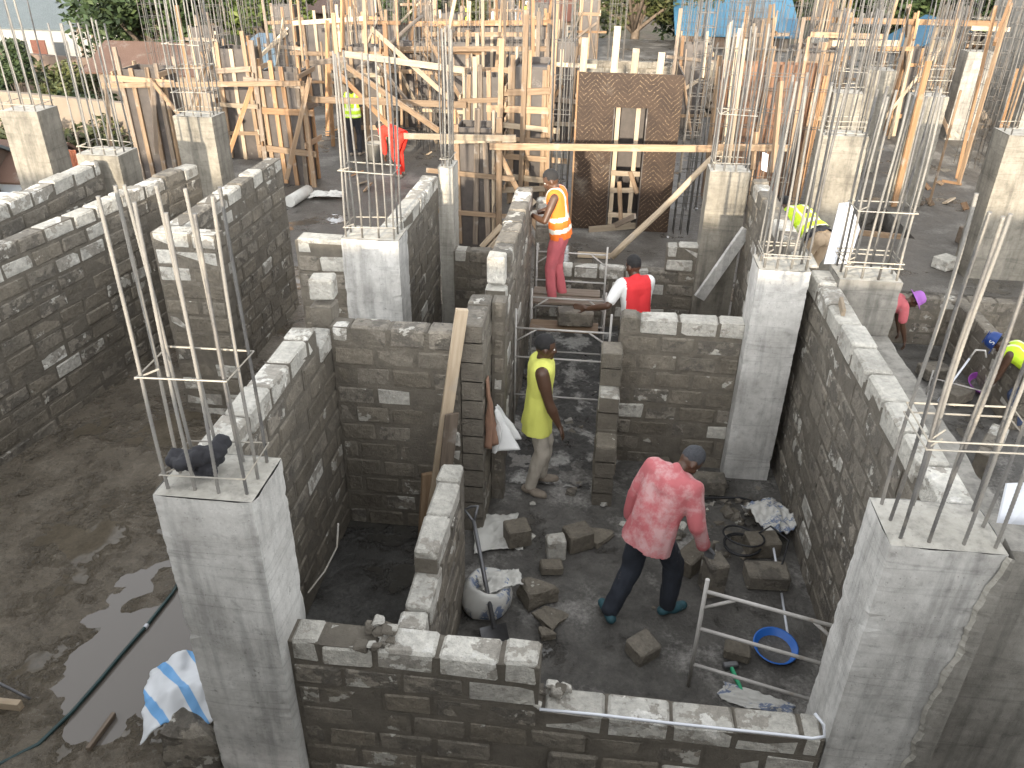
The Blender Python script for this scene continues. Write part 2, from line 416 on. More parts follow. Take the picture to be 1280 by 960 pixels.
def person(label, loc, yaw, pel=(0, 0, .93), lean=0, side=0, twist=0, ank=((-.1, 0, .08), (.1, 0, .08)), foot=(0, 0), wr=((-.25, .1, .85), (.25, .1, .85)), hand=((0, .3, -1), (0, .3, -1)), eh=((-.6, -1, 0), (.6, -1, 0)),
           head=(0, 0), outfit={}, sc=1., vox=.012, spine=.0, knee=((-.1, 1, 0), (.1, 1, 0)), group=None):
    """built facing +y; the upper body leans about the hips; arms and legs reach their targets by two-bone joints"""
    g = outfit.get; t = thing('person', label, 'person', loc, group); t.rotation_euler = (0, 0, yaw); t.scale = (sc, sc, sc)
    P = Vector(pel); U = Matrix.Translation(P) @ Matrix.Rotation(twist, 4, 'Z') @ Matrix.Rotation(side, 4, 'Y') @ Matrix.Rotation(-lean, 4, 'X')
    U2 = U @ Matrix.Translation((0, 0, .26)) @ Matrix.Rotation(-spine, 4, 'X') @ Matrix.Translation((0, 0, -.26))
    u = lambda x, y, z: U @ Vector((x, y, z)); u2 = lambda x, y, z: U2 @ Vector((x, y, z))
    HT = U2 @ Matrix.Translation((0, .01, .53)) @ Matrix.Rotation(head[1], 4, 'Z') @ Matrix.Rotation(-head[0], 4, 'X')
    h = lambda x, y, z: HT @ Vector((x, y, z))
    sh = [u2(s * .175, 0, .47) for s in (-1, 1)]; hip = [P + Matrix.Rotation(twist * .4, 4, 'Z').to_3x3() @ Vector((s * .085, 0, -.02)) for s in (-1, 1)]
    A = [ik(sh[i], wr[i], .29, .26, eh[i]) for i in (0, 1)]; Lg = [ik(hip[i], ank[i], .43, .43, knee[i]) for i in (0, 1)]
    # the body: one continuous skin
    mb = MB()
    for s in (-1, 1):
        caps(mb, u(s * .06, 0, -.02), u(s * .05, 0, .2), .09, .085); caps(mb, u(s * .05, 0, .2), u2(s * .08, .0, .4), .085, .095)
    caps(mb, sh[0].lerp(sh[1], .08), sh[0].lerp(sh[1], .92), .06, .06); caps(mb, u2(0, -.01, .46), h(0, -.005, .06), .06, .054)
    T0 = HT
    ell(mb, (0, .0, .15), (.074, .096, .105), T0); ell(mb, (0, .028, .075), (.056, .066, .062), T0)          # skull, jaw
    caps(mb, h(0, .093, .125), h(0, .106, .085), .011, .017, 8)                                           # nose
    for s in (-1, 1):
        caps(mb, h(s * .015, .098, .08), h(s * .017, .095, .082), .01, .01, 8); ell(mb, (s * .077, -.005, .11), (.012, .022, .034), T0, 8)   # nostril, ear
        caps(mb, h(s * .012, .083, .148), h(s * .05, .068, .148), .012, .012, 8); ell(mb, (s * .043, .066, .098), (.02, .02, .02), T0, 8)     # brow, cheek
    caps(mb, h(-.02, .085, .053), h(.02, .085, .053), .011, .011, 8); caps(mb, h(-.016, .084, .04), h(.016, .084, .04), .011, .011, 8); ell(mb, (0, .075, .018), (.025, .02, .018), T0, 8)
    for i, s in enumerate((-1, 1)):
        el, w = A[i]
        m = g('arm', 1); caps(mb, sh[i], sh[i].lerp(el, .45), .056 * m, .053 * m); caps(mb, sh[i].lerp(el, .4), el, .052 * m, .038 * m); caps(mb, el, el.lerp(w, .35), .039 * m, .043 * m); caps(mb, el.lerp(w, .35), w, .042 * m, .027)
        hd = Vector(hand[i]).normalized(); sd = hd.cross(Vector((0, 1, 0)) if abs(hd.y) < .8 else Vector((0, 0, 1))).normalized(); nr = hd.cross(sd)
        if not g('glove'):
            caps(mb, w, w + hd * .03, .026, .028)
            for q in (-.028, -.009, .009, .028): caps(mb, w + hd * .025 + sd * q * .8, w + hd * .088 + sd * q, .014, .0125, 8)
            for q, ln in ((-.03, .06), (-.01, .075), (.01, .07), (.03, .055)):
                k0 = w + hd * .09 + sd * q; k1 = k0 + hd * ln * .55 + nr * .012; k2 = k1 + hd * ln * .4 + nr * .028
                caps(mb, k0, k1, .0105, .0095, 8); caps(mb, k1, k2, .0095, .0085, 8)
            tb = w + hd * .03 + sd * .03; caps(mb, tb, tb + hd * .035 + sd * .03 + nr * .01, .013, .011, 8); caps(mb, tb + hd * .035 + sd * .03 + nr * .01, tb + hd * .065 + sd * .032 + nr * .02, .011, .009, 8)
        kn, an = Lg[i]
        caps(mb, hip[i], kn, .08, .05); caps(mb, kn, kn.lerp(an, .35), .05, .053); caps(mb, kn.lerp(an, .35), an, .052, .034)
    skinobj('body', mb, g('skin', 'skin'), t, min(vox, .0095), 3)
    for s in (-1, 1):
        mb = MB(); ell(mb, (s * .031, .081, .122), (.013, .011, .009), T0, 10); mb.add([h(s * .031 + a * .005, .0925, .122 + b * .005) for a, b in ((-1, 0), (0, -1), (1, 0), (0, 1))], [(0, 1, 2, 3)], 1)
        mb.build('eye', ['eye', 'hair'], None, (0, 0, 0)).parent = t
    if g('hair'):
        mb = MB(); ell(mb, (0, -.006, .165), (.079, .100, .099), T0); hf = T0.inverted()
        skinobj('hair', mb, g('hair'), t, .011, 2, .003, 30, cut=lambda c: (hf @ c).y > .03 and (hf @ c).z < .195 or (hf @ c).z < .1 or ((hf @ c).y > -.02 and (hf @ c).z < .14))
    if g('helmet'):
        mb = MB(); mb.lathe([(.118, .0), (.112, .01), (.108, .05), (.095, .095), (.065, .125), (.03, .138), (.001, .14)], 20, T=T0 @ Matrix.Translation((0, 0, .155)) @ Matrix.Diagonal((.95, 1.15, 1.05, 1)))
        mb.cbox((0, .135, .155), (.15, .07, .01), .004, 0, T0); mb.cbox((0, 0, .3), (.03, .19, .012), .004, 0, T0)
        hm = mb.build('hard_hat', g('helmet'), None, (0, 0, 0)); hm.parent = t
        if g('mark'):
            cu = bpy.data.curves.new('mark', 'FONT'); cu.body = g('mark'); cu.size = .1; cu.extrude = .002; cu.align_x = 'CENTER'; cu.align_y = 'CENTER'
            fo = bpy.data.objects.new('tmp', cu); COL.objects.link(fo); dg = bpy.context.evaluated_depsgraph_get(); dg.update()
            me = bpy.data.meshes.new_from_object(fo.evaluated_get(dg)); bpy.data.objects.remove(fo)
            me.materials.append(M['helmet_white']); mo = bpy.data.objects.new('helmet_mark', me); COL.objects.link(mo); mo.parent = hm
            mo.matrix_basis = T0 @ g('markT')
    if g('hat'):
        mb = MB(); mb.lathe([(.15, .0), (.145, .008), (.1, .015), (.097, .06), (.085, .11), (.05, .135), (.001, .14)], 18, T=T0 @ Matrix.Translation((0, 0, .135)) @ Matrix.Diagonal((1, 1.15, 1.05, 1))); mb.build('sun_hat', g('hat'), None, (0, 0, 0)).parent = t
    def torso(mb, ex, z0, z1, sl=0, flare=0):
        for s in (-1, 1):
            caps(mb, u(s * .06, 0, z0), u(s * .055, 0, .2), .10 + ex + flare, .10 + ex); caps(mb, u(s * .055, 0, .2), u2(s * .085, 0, z1 - .1), .10 + ex, .1 + ex)
        caps(mb, u2(-.05, 0, z1 - .12), u2(.05, 0, z1 - .12), .11 + ex, .11 + ex)
        if sl:
            caps(mb, sh[0].lerp(sh[1], .06), sh[0].lerp(sh[1], .94), .066 + ex * .6, .066 + ex * .6)
            for i in (0, 1):
                el, w = A[i]; f = min(sl, 1); caps(mb, sh[i], sh[i].lerp(el, f), .066 + ex * .6, .054 + ex * .5)
                if sl > 1: caps(mb, el, el.lerp(w, sl - 1), .055 + ex * .5, .042 + ex * .4)
        else:
            for s in (-1, 1): caps(mb, u2(s * .1, 0, .36), u2(s * .11, -.005, .5), .07, .045)
    if g('shirt'):
        mb = MB(); torso(mb, g('loose', .018), g('hem', -.02), .53, g('sleeve', 1.95), g('flare', .012))
        caps(mb, u2(0, -.015, .48), u2(0, -.01, .535), .066, .062)
        inv = U2.inverted(); cs = g('sleeve_mat')
        pk = (lambda c: 1 if abs((inv @ c).x) > .155 else 0) if cs else None
        UI = U.inverted()
        sh_o = skinobj('shirt', mb, [g('shirt')] + ([cs] if cs else []), t, vox, 5, g('fold', .011), 7, pk, cut=lambda c: (UI @ c).z < g('hem', -.02) and abs((UI @ c).x) < .23)
    if g('trousers'):
        mb = MB()
        for s in (-1, 1): caps(mb, u(s * .06, 0, -.02), u(s * .06, 0, .1), .105, .1)
        for i in (0, 1):
            kn, an = Lg[i]; bg_ = g('baggy', 1); caps(mb, hip[i], kn, .1, .072 * bg_); caps(mb, kn, kn.lerp(an, .95), .073 * bg_, .06 * bg_)
        skinobj('trousers', mb, g('trousers'), t, vox, 5, .014, 10)
    if g('vest'):
        mb = MB(); torso(mb, .034 if g('shirt') else .022, g('vhem', .0), .55, 0, g('flare', .012)); inv = U.inverted(); m = [g('vest')]; pk = None
        if g('tape'):
            m.append(g('tape'))
            def pk(c):
                q = inv @ c
                return 1 if (.03 < q.z < .085) or (.17 < q.z < .225) or (q.z > .2 and .075 < abs(q.x) < .115) else 0
        skinobj('vest', mb, m, t, vox, 5, .014, 8, pk, cut=lambda c: (inv @ c).z < g('vhem', .0))
    for i in (0, 1):
        kn, an = Lg[i]; a = foot[i]; d = Vector((-math.sin(a), math.cos(a), 0)); sd = Vector((d.y, -d.x, 0)); mb = MB()
        lift = Vector((0, 0, an.z - .085))
        caps(mb, Vector((an.x, an.y, .05)) + lift - d * .05, Vector((an.x, an.y, .04)) + lift + d * .15, .045, .04); caps(mb, an, Vector((an.x, an.y, .06)) + lift, .047, .05); caps(mb, Vector((an.x, an.y, .045)) + lift + d * .05 + sd * .012, Vector((an.x, an.y, .035)) + lift + d * .16, .046, .036)
        skinobj('shoe', mb, g('shoe', 'boot'), t, .012, 3, .003, 12)
        if g('glove'):
            w = A[i][1]; hd = Vector(hand[i]).normalized(); s2 = hd.cross(Vector((0, 1, 0)) if abs(hd.y) < .8 else Vector((0, 0, 1))).normalized(); nr = hd.cross(s2); mb = MB()
            caps(mb, w - (w - A[i][0]).normalized() * .03, w + hd * .03, .036, .034)
            for q in (-.026, 0, .026): caps(mb, w + hd * .03 + s2 * q * .7, w + hd * .09 + s2 * q, .02, .018, 8)
            for q, ln in ((-.036, .06), (-.012, .078), (.012, .072), (.036, .058)):
                k0 = w + hd * .09 + s2 * q; k1 = k0 + hd * ln * .55 + nr * .014; k2 = k1 + hd * ln * .38 + nr * .03; caps(mb, k0, k1, .0135, .0125, 8); caps(mb, k1, k2, .0125, .011, 8)
            tb = w + hd * .03 + s2 * .034; caps(mb, tb, tb + hd * .06 + s2 * .03 + nr * .02, .016, .013, 8)
            skinobj('glove', mb, g('glove'), t, .008, 2)
    return t
person('man in a faded pink long shirt and dirty dark jeans striding across the room', (.57, 4.93, .03), rad(-40), (0, .02, .91), rad(13), rad(6), rad(4), ((-.14, -.22, .10), (.14, .2, .085)), (rad(62), rad(-22)),
       ((-.27, .10, .84), (.33, .27, .82)), ((.2, .6, -1), (.2, .7, -.8)), head=(rad(30), rad(-30)), spine=rad(16),
       outfit=dict(hair='hair_dusty', shirt='pink_cloth', hem=-.13, sleeve=1.95, flare=.018, loose=.032, trousers='jeans', baggy=1.22, shoe='teal_shoe', glove='glove_grey', fold=.016), vox=.010, sc=1.0)
person('bareheaded man in a long yellow-green tank top and beige trousers', (-.44, 6.58, .03), rad(-84), (0, 0, .95), rad(2), 0, 0, ((-.1, .05, .085), (.11, -.06, .085)), (0, rad(-28)),
       ((-.24, .13, .87), (.25, .2, .88)), ((0, .5, -1), (0, .55, -1)), head=(rad(4), rad(8)), outfit=dict(hair='hair', vest='yellow_cloth', vhem=-.22, flare=.032, arm=1.22, baggy=1.05, trousers='beige_cloth', shoe='boot'), vox=.010)
person('man in an orange safety vest and red trousers standing on a scaffold board', (-.44, 9.5, .80), rad(84), (0, 0, .95), rad(8), 0, 0, ((-.1, .05, .085), (.1, -.05, .085)), (0, 0),
       ((-.16, .36, 1.2), (.17, .38, 1.1)), ((.3, 1, .1), (-.3, 1, .1)), head=(rad(18), rad(4)), outfit=dict(hair='hair', vest='orange_vest', tape='tape', vhem=-.05, trousers='red_trouser', glove='glove'), vox=.012)
person('man in a red shirt with white sleeves seen from behind over a wall', (.52, 8.45, .12), rad(38), (0, 0, .95), rad(12), 0, rad(-12), wr=((-.48, .3, 1.12), (.12, .33, 1.0)), hand=((-.5, .6, .1), (0, .6, -1)), eh=((-.3, -1, -.4), (.6, -1, 0)),
       head=(rad(8), rad(10)), outfit=dict(hair='hair', shirt='red_cloth', sleeve=.75, sleeve_mat='white_cloth', trousers='beige_cloth'), vox=.012)
person('stooping mason in a lime safety vest over dark sleeves and khaki trousers', (2.62, 9.7, .88), rad(32), (0, -.1, .93), rad(72), 0, 0, ((-.13, -.05, .08), (.13, -.08, .08)), wr=((-.3, .62, .95), (.22, .6, .75)), hand=((0, 1, -.4), (0, .6, -1)),
       head=(rad(-10), 0), outfit=dict(hair='hair', shirt='dark_cloth', sleeve=1.9, vest='hivis', tape='hivis_tape', vhem=.06, trousers='khaki'), vox=.012)
person('worker bending low in a purple sun hat and red top, one arm reaching down', (4.27, 11.8, -.85), rad(-96), (0, -.05, .9), rad(78), 0, 0, ((-.13, 0, .08), (.13, .05, .08)), wr=((-.2, .58, .22), (.2, .62, .15)), hand=((0, .2, -1), (0, .2, -1)),
       head=(rad(-20), 0), outfit=dict(hat='purple', hair='hair', shirt='red_trouser', sleeve=.7, trousers='dark_cloth'), vox=.012)
person('man in a blue helmet and lime vest crouching by the purple basin', (5.98, 10.05, -.85), rad(58), (0, -.05, .84), rad(66), 0, 0, ((-.14, 0, .08), (.14, .1, .08)), wr=((-.2, .5, .45), (.2, .5, .35)), hand=((0, .3, -1), (0, .3, -1)), head=(rad(10), 0),
       outfit=dict(hair='hair', helmet='helmet_blue', mark='S', markT=Matrix.Translation((-.112, -.01, .2)) @ Matrix(((0, 0, -1, 0), (-1, 0, 0, 0), (0, 1, 0, 0), (0, 0, 0, 1))) @ Matrix.Rotation(rad(-18), 4, 'X'), vest='hivis', tape='hivis_tape', trousers='blue_cloth'), vox=.012)
person('man in red overalls bent double among the bars', (-4.55, 17.9, 0), rad(62), (0, -.1, .92), rad(78), 0, 0, ((-.11, -.06, .08), (.12, .06, .08)), wr=((-.1, .34, .42), (.1, .36, .40)), hand=((0, .2, -1), (0, .2, -1)), head=(rad(-5), 0), outfit=dict(hair='hair', shirt='red_overall', trousers='red_overall', sleeve=1.9), vox=.016)
person('worker in a lime safety vest seen from the back below the level board', (-6.1, 19.6, 0), rad(8), outfit=dict(hair='hair', shirt='dark_cloth', sleeve=.6, vest='hivis', tape='hivis_tape', trousers='dark_cloth', shoe='boot'), vox=.016)
person('worker in a yellow safety vest standing over the second highest boards', (-6.5, 38.8, .1), rad(20), outfit=dict(helmet='hivis', hair='hair', shirt='beige_cloth', vest='hivis', tape='hivis_tape', trousers='blue_cloth'), vox=.02)
person('worker in a lime vest and blue shirt, left one of the far pair', (-6.85, 35.2, 0), rad(-20), outfit=dict(hair='hair', shirt='blue_cloth', vest='hivis', trousers='dark_cloth'), vox=.02)
person('worker in a lime vest over a red shirt, right one of the far pair', (-6.2, 35.9, 0), rad(60), outfit=dict(hair='hair', shirt='red_cloth', vest='hivis', trousers='dark_cloth'), vox=.02)
person('far worker in a white helmet and green vest beside the grey tarpaulin', (-4.35, 45.0, 0), rad(10), outfit=dict(helmet='helmet_white', hair='hair', shirt='red_cloth', vest='hivis', trousers='red_trouser'), vox=.02)
# ------------------------------------------------------------------ ground
M['mud_rubble'] = m_mud('rubble_mud', (.035, .034, .032), (.13, .125, .115), (.42, .41, .38), (.12, .7), 4.0, .5)
def ground():
    xs = [-10.6, 2.36, 4.85, 6.0, 9.6, 19]; ys = [-9, 12.62, 15.3, 17.2, 46]
    hole = {(1, 0), (2, 0), (3, 0), (2, 2)}
    mb = MB()
    def solid(i, j): return 0 <= i < 5 and 0 <= j < 4 and (i, j) not in hole
    for i in range(5):
        for j in range(4):
            if not solid(i, j): continue
            x0, x1, y0, y1 = xs[i], xs[i + 1], ys[j], ys[j + 1]
            mb.add([(x0, y0, 0), (x1, y0, 0), (x1, y1, 0), (x0, y1, 0)], [(0, 1, 2, 3)])
            for di, dj, a, b in ((-1, 0, (x0, y1), (x0, y0)), (1, 0, (x1, y0), (x1, y1)), (0, -1, (x0, y0), (x1, y0)), (0, 1, (x1, y1), (x0, y1))):
                if not solid(i + di, j + dj):
                    mb.add([(*a, -2), (*b, -2), (*b, 0), (*a, 0)], [(0, 1, 2, 3)])
    o = struct(mb.build('site_slab', 'slab'))
    mb = MB(); mb.add([(2.3, -9, -.85), (9.7, -9, -.85), (9.7, 12.7, -.85), (2.3, 12.7, -.85)], [(0, 1, 2, 3)])
    struct(mb.build('lower_floor', 'mud_grey'))
    mb = MB(); mb.add([(4.8, 15.2, -.8), (6.1, 15.2, -.8), (6.1, 17.3, -.8), (4.8, 17.3, -.8)], [(0, 1, 2, 3)])
    struct(mb.build('pit_floor', 'mud_black'))
    mb = MB(); n = 60; L = 700
    def hz(x, y):
        z = -1.25
        if y > 46: z += (y - 46) * .012
        if y > 120: z += (y - 120) * .14
        if x < -13: z -= 1.5 * min(1, (-13 - x) / 6)
        if x < -30 and y > 40: z += min(60, -x - 30) * .02
        return z + noise.noise((x * .05, y * .05, 0)) * (.0 if y < 50 and x > -12 else .25)
    gx = sorted([-400 + 800 * i / 40 for i in range(41)] + [-40, -30, -25, -20, -15, -12, 12, 15, 25, 30]); gy = sorted([-60 + 760 * i / 50 for i in range(51)] + [30, 40, 50, 55, 60, 70, 90, 100])
    vs = [(x, y, hz(x, y)) for y in gy for x in gx]; nx = len(gx)
    mb.add(vs, [(j * nx + i, j * nx + i + 1, (j + 1) * nx + i + 1, (j + 1) * nx + i) for j in range(len(gy) - 1) for i in range(nx - 1)], 0, True)
    struct(mb.build('terrain', 'earth'))
ground()
def fbm(x, y, s, o=4):
    return noise.fractal((x * s, y * s, 3.7), .9, 2.1, o)
def mud(name, x0, x1, y0, y1, mat, base, amp, step, s=1.3, fn=None):
    nx = int((x1 - x0) / step) + 1; ny = int((y1 - y0) / step) + 1
    vs = []
    for j in range(ny):
        for i in range(nx):
            x = x0 + (x1 - x0) * i / (nx - 1); y = y0 + (y1 - y0) * j / (ny - 1)
            z = base + amp * (fbm(x, y, s, 3) * .8 + fbm(x + 9, y, s * 5, 3) * .3)
            if fn: z += fn(x, y)
            vs.append((x, y, max(z, .006)))
    mb = MB()
    mb.add(vs, [(j * nx + i, j * nx + i + 1, (j + 1) * nx + i + 1, (j + 1) * nx + i) for j in range(ny - 1) for i in range(nx - 1)], 0, True)
    return struct(mb.build(name, mat))
def _left(x, y):                                    # lower towards the front column, where the water stands
    d = math.hypot((x + 3.25) / .62, (y - 4.15) / 1.05)
    return -.045 * max(0, 1 - d * d * .6) + .02 * min(1, max(0, (y - 5) / 2))
mud('alley_mud', -6.6, -2.2, 1.2, 12, 'mud_brown', .055, .034, .045, 1.3, _left)
mud('room_floor', -1.1, 2.1, 3.25, 7.3, 'mud_grey', .03, .025, .045, 1.5)
mud('corridor_floor', -1.1, .4, 6.6, 10.6, 'mud_rubble', .05, .06, .03, 2.4)
mud('cell_floor', -2.2, -1.0, 3.3, 5.9, 'mud_black', .012, .006, .08)
k = NT('standing_water')
M['water'] = k.fin((.16, .143, .125), .05, k.noise(k.pos(), 30, 2), .03, .004)
mb = MB(); mb.add([(-6.5, 1.3, .034), (-2.25, 1.3, .034), (-2.25, 11, .034), (-6.5, 11, .034)], [(0, 1, 2, 3)])
struct(mb.build('puddle_water', 'water'))

# ------------------------------------------------------------------ block walls
def wall(label, p0, p1, th, segs, h=.187, z0=0., bl=.36, seed=0, dry=(.85, .12, .02), mats=('block_damp', 'block_mid', 'block_dry', 'mortar'), jit=.0065, extra=None, gap=.035):
    """block wall on the line p0-p1; segs = (from, to, number of courses) along it"""
    rnd = random.Random(seed * 77 + 5)
    p0 = Vector((*p0, z0)); p1 = Vector((*p1, z0)); L = (p1 - p0).length; d = (p1 - p0).normalized()
    T = Matrix.Translation(p0) @ Matrix(((d.x, -d.y, 0, 0), (d.y, d.x, 0, 0), (0, 0, 1, 0), (0, 0, 0, 1)))
    if isinstance(segs, int): segs = [(0, L, segs)]
    mb = MB(); nmax = max(s[2] for s in segs)
    for k in range(nmax):
        iv = []
        for a, b, n in sorted(segs):
            if n > k:
                if iv and abs(iv[-1][1] - a) < 1e-4: iv[-1][1] = b
                else: iv.append([a, b])
        for a, b in iv:
            cuts = [a]; c = a + bl * (1 if k % 2 else .5) * rnd.uniform(.85, 1.1)
            while c < b - .1: cuts.append(c); c += bl * rnd.uniform(.9, 1.1)
            cuts.append(b)
            for c0, c1 in zip(cuts, cuts[1:]):
                mid = (c0 + c1) / 2
                top = max([n for s0, s1, n in segs if s0 <= mid <= s1] or [k + 1])
                lev = top - 1 - k
                pr = dry[min(lev, 2)]
                q = rnd.random()
                mi = 2 if q < pr else (1 if q < pr + .34 + (.3 if lev < 2 else 0) else 0)
                hh = h - .02 + (rnd.uniform(-.012, .012) if lev == 0 else 0)
                tw = Matrix.Rotation(rnd.uniform(-.012, .012), 4, 'Z')
                TT = T @ Matrix.Translation((mid, rnd.uniform(-.005, .005), k * h + hh / 2 + .005)) @ tw
                mb.cbox((0, 0, 0), (c1 - c0 - rnd.uniform(.012, .03) - (.02 if lev == 0 and gap > .1 else 0), th, hh), .018, mi, TT, jit, rnd)
                e = rnd.uniform(.002, .01)
                mb.box((c0, -th / 2 + e, k * h - .01), (c1, th / 2 - e, (k + 1) * h - (gap * rnd.uniform(.7, 1.2) if lev == 0 else 0)), 3, T)
    if extra: extra(mb, T, rnd)
    o = mb.build('block_wall', list(mats))
    return tag(o, label, 'wall')

def ex_front(mb, T, rnd):           # lumps of mortar left on the top of the wall and in the joint
    for i in range(26):
        x = rnd.choice([rnd.uniform(.45, .62), rnd.uniform(.5, .6), rnd.uniform(1.5, 1.75)]); z = 1.315 if x < 1 else .945
        r = rnd.uniform(.015, .04)
        mb.cbox((x, rnd.uniform(-.09, .09), z + rnd.uniform(-.01, .02)), (r * 2, r * 2, r * 1.3), .012, rnd.choice([1, 3, 2]), T, .01, rnd)
wall('low front block wall stepping down towards the right, pale blocks on top', (-1.66, 3.295), (1.53, 3.295), .19, [(0, 1.51, 7), (1.51, 3.19, 5)], .188, seed=1, dry=(.9, .42, .04), extra=ex_front)
wall('short knee-high partition with pale capping running back from the front wall', (-.97, 3.42), (-.97, 4.95), .17, [(0, .5, 7), (.5, 1.53, 8)], .18, seed=2, dry=(1, .15, .05), bl=.4, gap=.06)
wall('long partition running from the front left column to the back of the empty cell', (-2.26, 3.52), (-2.26, 6.12), .19, [(0, 2.0, 12), (2.0, 2.4, 11), (2.4, 2.6, 12)], .186, seed=3, dry=(.75, .12, .04))
wall('back wall of the empty cell with a long plank leaning on it', (-2.16, 5.92), (-1.06, 5.92), .19, [(0, 1.1, 11)], .192, seed=4, dry=(.35, .12, .04), bl=.34)
wall('narrow doorway jamb with cloths hanging on its side', (-.96, 5.82), (-.96, 6.45), .19, [(0, .63, 12)], .184, seed=5, dry=(.3, .2, .08), bl=.4)
wall('stub return standing behind the doorway jamb', (-.86, 6.41), (-.74, 6.41), .17, [(0, .12, 12)], .183, seed=6, dry=(.2, .2, .1))
def ex_corr(mb, T, rnd):
    mb.cbox((.14, 0, 2.23), (.17, .17, .27), .014, 2, T, .005, rnd)
wall('corridor wall with a stepped end and one block standing upright on it', (-.9, 6.85), (-.9, 9.6), .2, [(0, .42, 11), (.42, 2.75, 12)], .19, seed=7, dry=(.2, .2, .05), extra=ex_corr)
wall('nine course wall facing the man in the pink shirt', (.3, 7.25), (1.5, 7.25), .19, [(0, 1.2, 9)], .194, seed=8, dry=(.25, .12, .05), bl=.37)
wall('toothed wall end left of the nine course wall', (.235, 6.36), (.235, 7.15), .2, [(0, .3, 4), (.3, .52, 6), (.52, .79, 8)], .186, seed=9, dry=(.3, .15, .05), bl=.3)
wall('tall side wall with gappy pale top blocks beside the front right column', (2.13, 3.6), (2.13, 7.4), .19, [(0, 3.8, 11)], seed=10, dry=(1, .06, .02), bl=.40, gap=.12, h=.2045, mats=('block_mid', 'block_mid', 'block_dry', 'mortar'))
wall('wall between the two middle right columns with the stooping mason behind it', (2.02, 7.4), (2.02, 10.45), .19, [(0, 3.05, 12)], .19, seed=11, dry=(.5, .1, .04))
wall('long boundary-side wall along the muddy alley', (-6.72, 1.2), (-5.5, 10.3), .19, [(0, 9.18, 12)], .183, seed=12, dry=(.45, .2, .12), bl=.4)
wall('outermost left wall, its pale top rising to a short column', (-6.62, 4.6), (-6.62, 9.85), .2, [(0, 5.25, 12)], .19, seed=13, dry=(.85, .12, .08), bl=.42)
wall('wall beyond the alley that runs away from the pale pier', (-4.42, 7.62), (-4.42, 10.5), .2, [(0, 2.88, 12)], .189, seed=14, dry=(.6, .1, .03))
wall('pale block pier behind the tall bars of the front left column', (-4.54, 7.5), (-3.85, 7.5), .2, [(0, .69, 12)], .189, seed=15, dry=(1, .6, .3), bl=.42)
wall('short sunlit wall left of the squat middle column', (-3.05, 7.6), (-2.52, 7.6), .2, [(0, .53, 12)], .187, seed=16, dry=(1, .3, .2), bl=.5)
wall('wall running back from the squat middle column, pale blocks on top', (-2.15, 7.78), (-2.15, 9.95), .2, [(0, 2.17, 12)], .19, seed=17, dry=(.9, .12, .04))
wall('low cross wall between the narrow pale column and the corridor wall', (-1.86, 10.0), (-1.0, 10.0), .2, [(0, .86, 7)], .187, seed=18, dry=(.5, .15, .05))
wall('knee-high pale wall across the back of the corridor', (-.45, 10.6), (1.45, 10.6), .2, [(0, 1.42, 5), (1.42, 1.9, 7)], .187, seed=19, dry=(.7, .6, .1), mats=('block_damp', 'block_mid', 'block_dry', 'mortar'))
wall('short tan wall at the corridor end behind the man in the orange vest', (-.82, 10.45), (-.45, 10.45), .2, [(0, .37, 10)], .19, seed=20, dry=(.1, .3, .1), bl=.4)
wall('sunken wall below the slab edge behind the woman in the purple hat', (4.25, 12.52), (9.5, 12.52), .19, [(0, 5.25, 4)], .21, -.85, seed=21, dry=(.0, .1, .1), bl=.42)
wall('sunken side wall beside the man in the blue helmet', (5.85, 9.9), (5.85, 12.42), .2, [(0, 2.52, 4)], .21, -.85, seed=22, dry=(.1, .1, .1), bl=.42)
wall('sunken dividing wall stub in front of the man in the blue helmet', (4.7, 8.3), (5.15, 9.0), .2, [(0, .83, 3)], .2, -.85, seed=23, dry=(.6, .3, .1))

# mud topped ledge wall, separated from the side wall by a dark gap
mb = MB(); nn = 60
rn = random.Random(3)
prof = []
for i in range(nn + 1):
    y = 3.62 + (6.95 - 3.62) * i / nn
    zt = 1.79 + .03 * noise.noise((y * 2, 1, 0)); xl = 2.40 + .012 * noise.noise((y * 5, 2, 0)); xr = 2.76 + .03 * noise.noise((y * 4, 5, 0))
    prof += [(xl, y, -.85), (xl, y, zt - .02), (xl + .03, y, zt), ((xl + xr) / 2, y, zt + .015 * noise.noise((y * 6, 9, 0))), (xr - .04, y, zt + .01 * noise.noise((y * 9, 4, 0))), (xr, y, zt - .05), (xr, y, -.85)]
mb.add(prof, [(i * 7 + k, i * 7 + k + 1, (i + 1) * 7 + k + 1, (i + 1) * 7 + k) for i in range(nn) for k in range(6)], 0)
mb.add([prof[k] for k in range(7)], [tuple(range(7))]); mb.add([prof[nn * 7 + k] for k in range(7)], [tuple(range(7))[::-1]])
tag(mb.build('ledge_wall', 'concrete_dark'), 'rough mud-topped ledge running beside a dark gap', 'wall')
# plastered dark wall right of the front right column with a torn pale render edge
mb = MB(); mb.box((2.115, 3.33, -.85), (4.2, 3.55, 2.33))
t = thing('plastered_wall', 'dark plastered wall in the bottom right corner with a torn pale mortar edge', 'wall', (3.1, 3.4, 0))
mb.build('wall_face', 'concrete_dark', t)
mb = MB(); L = []; Rr = []
for i in range(70):
    z = -.3 + i * .038
    w = .012 + .05 * max(0, noise.noise((z * 2.3, 1, 1)) + .3) + .02 * abs(noise.noise((z * 17, 2, 0)))
    L.append((2.096, 3.255 + .01 * noise.noise((z * 9, 0, 3)), z)); Rr.append((2.125 + w, 3.318, z))
mb.add(L + Rr, [(i, 70 + i, 71 + i, i + 1) for i in range(69)], 0, False)
mb.add([(x + .0, y + .03, z) for x, y, z in L] + [(x + .005, y + .01, z) for x, y, z in Rr], [(i, i + 1, 71 + i, 70 + i) for i in range(69)], 0)
mb.build('mortar_edge', 'concrete_pale', t)
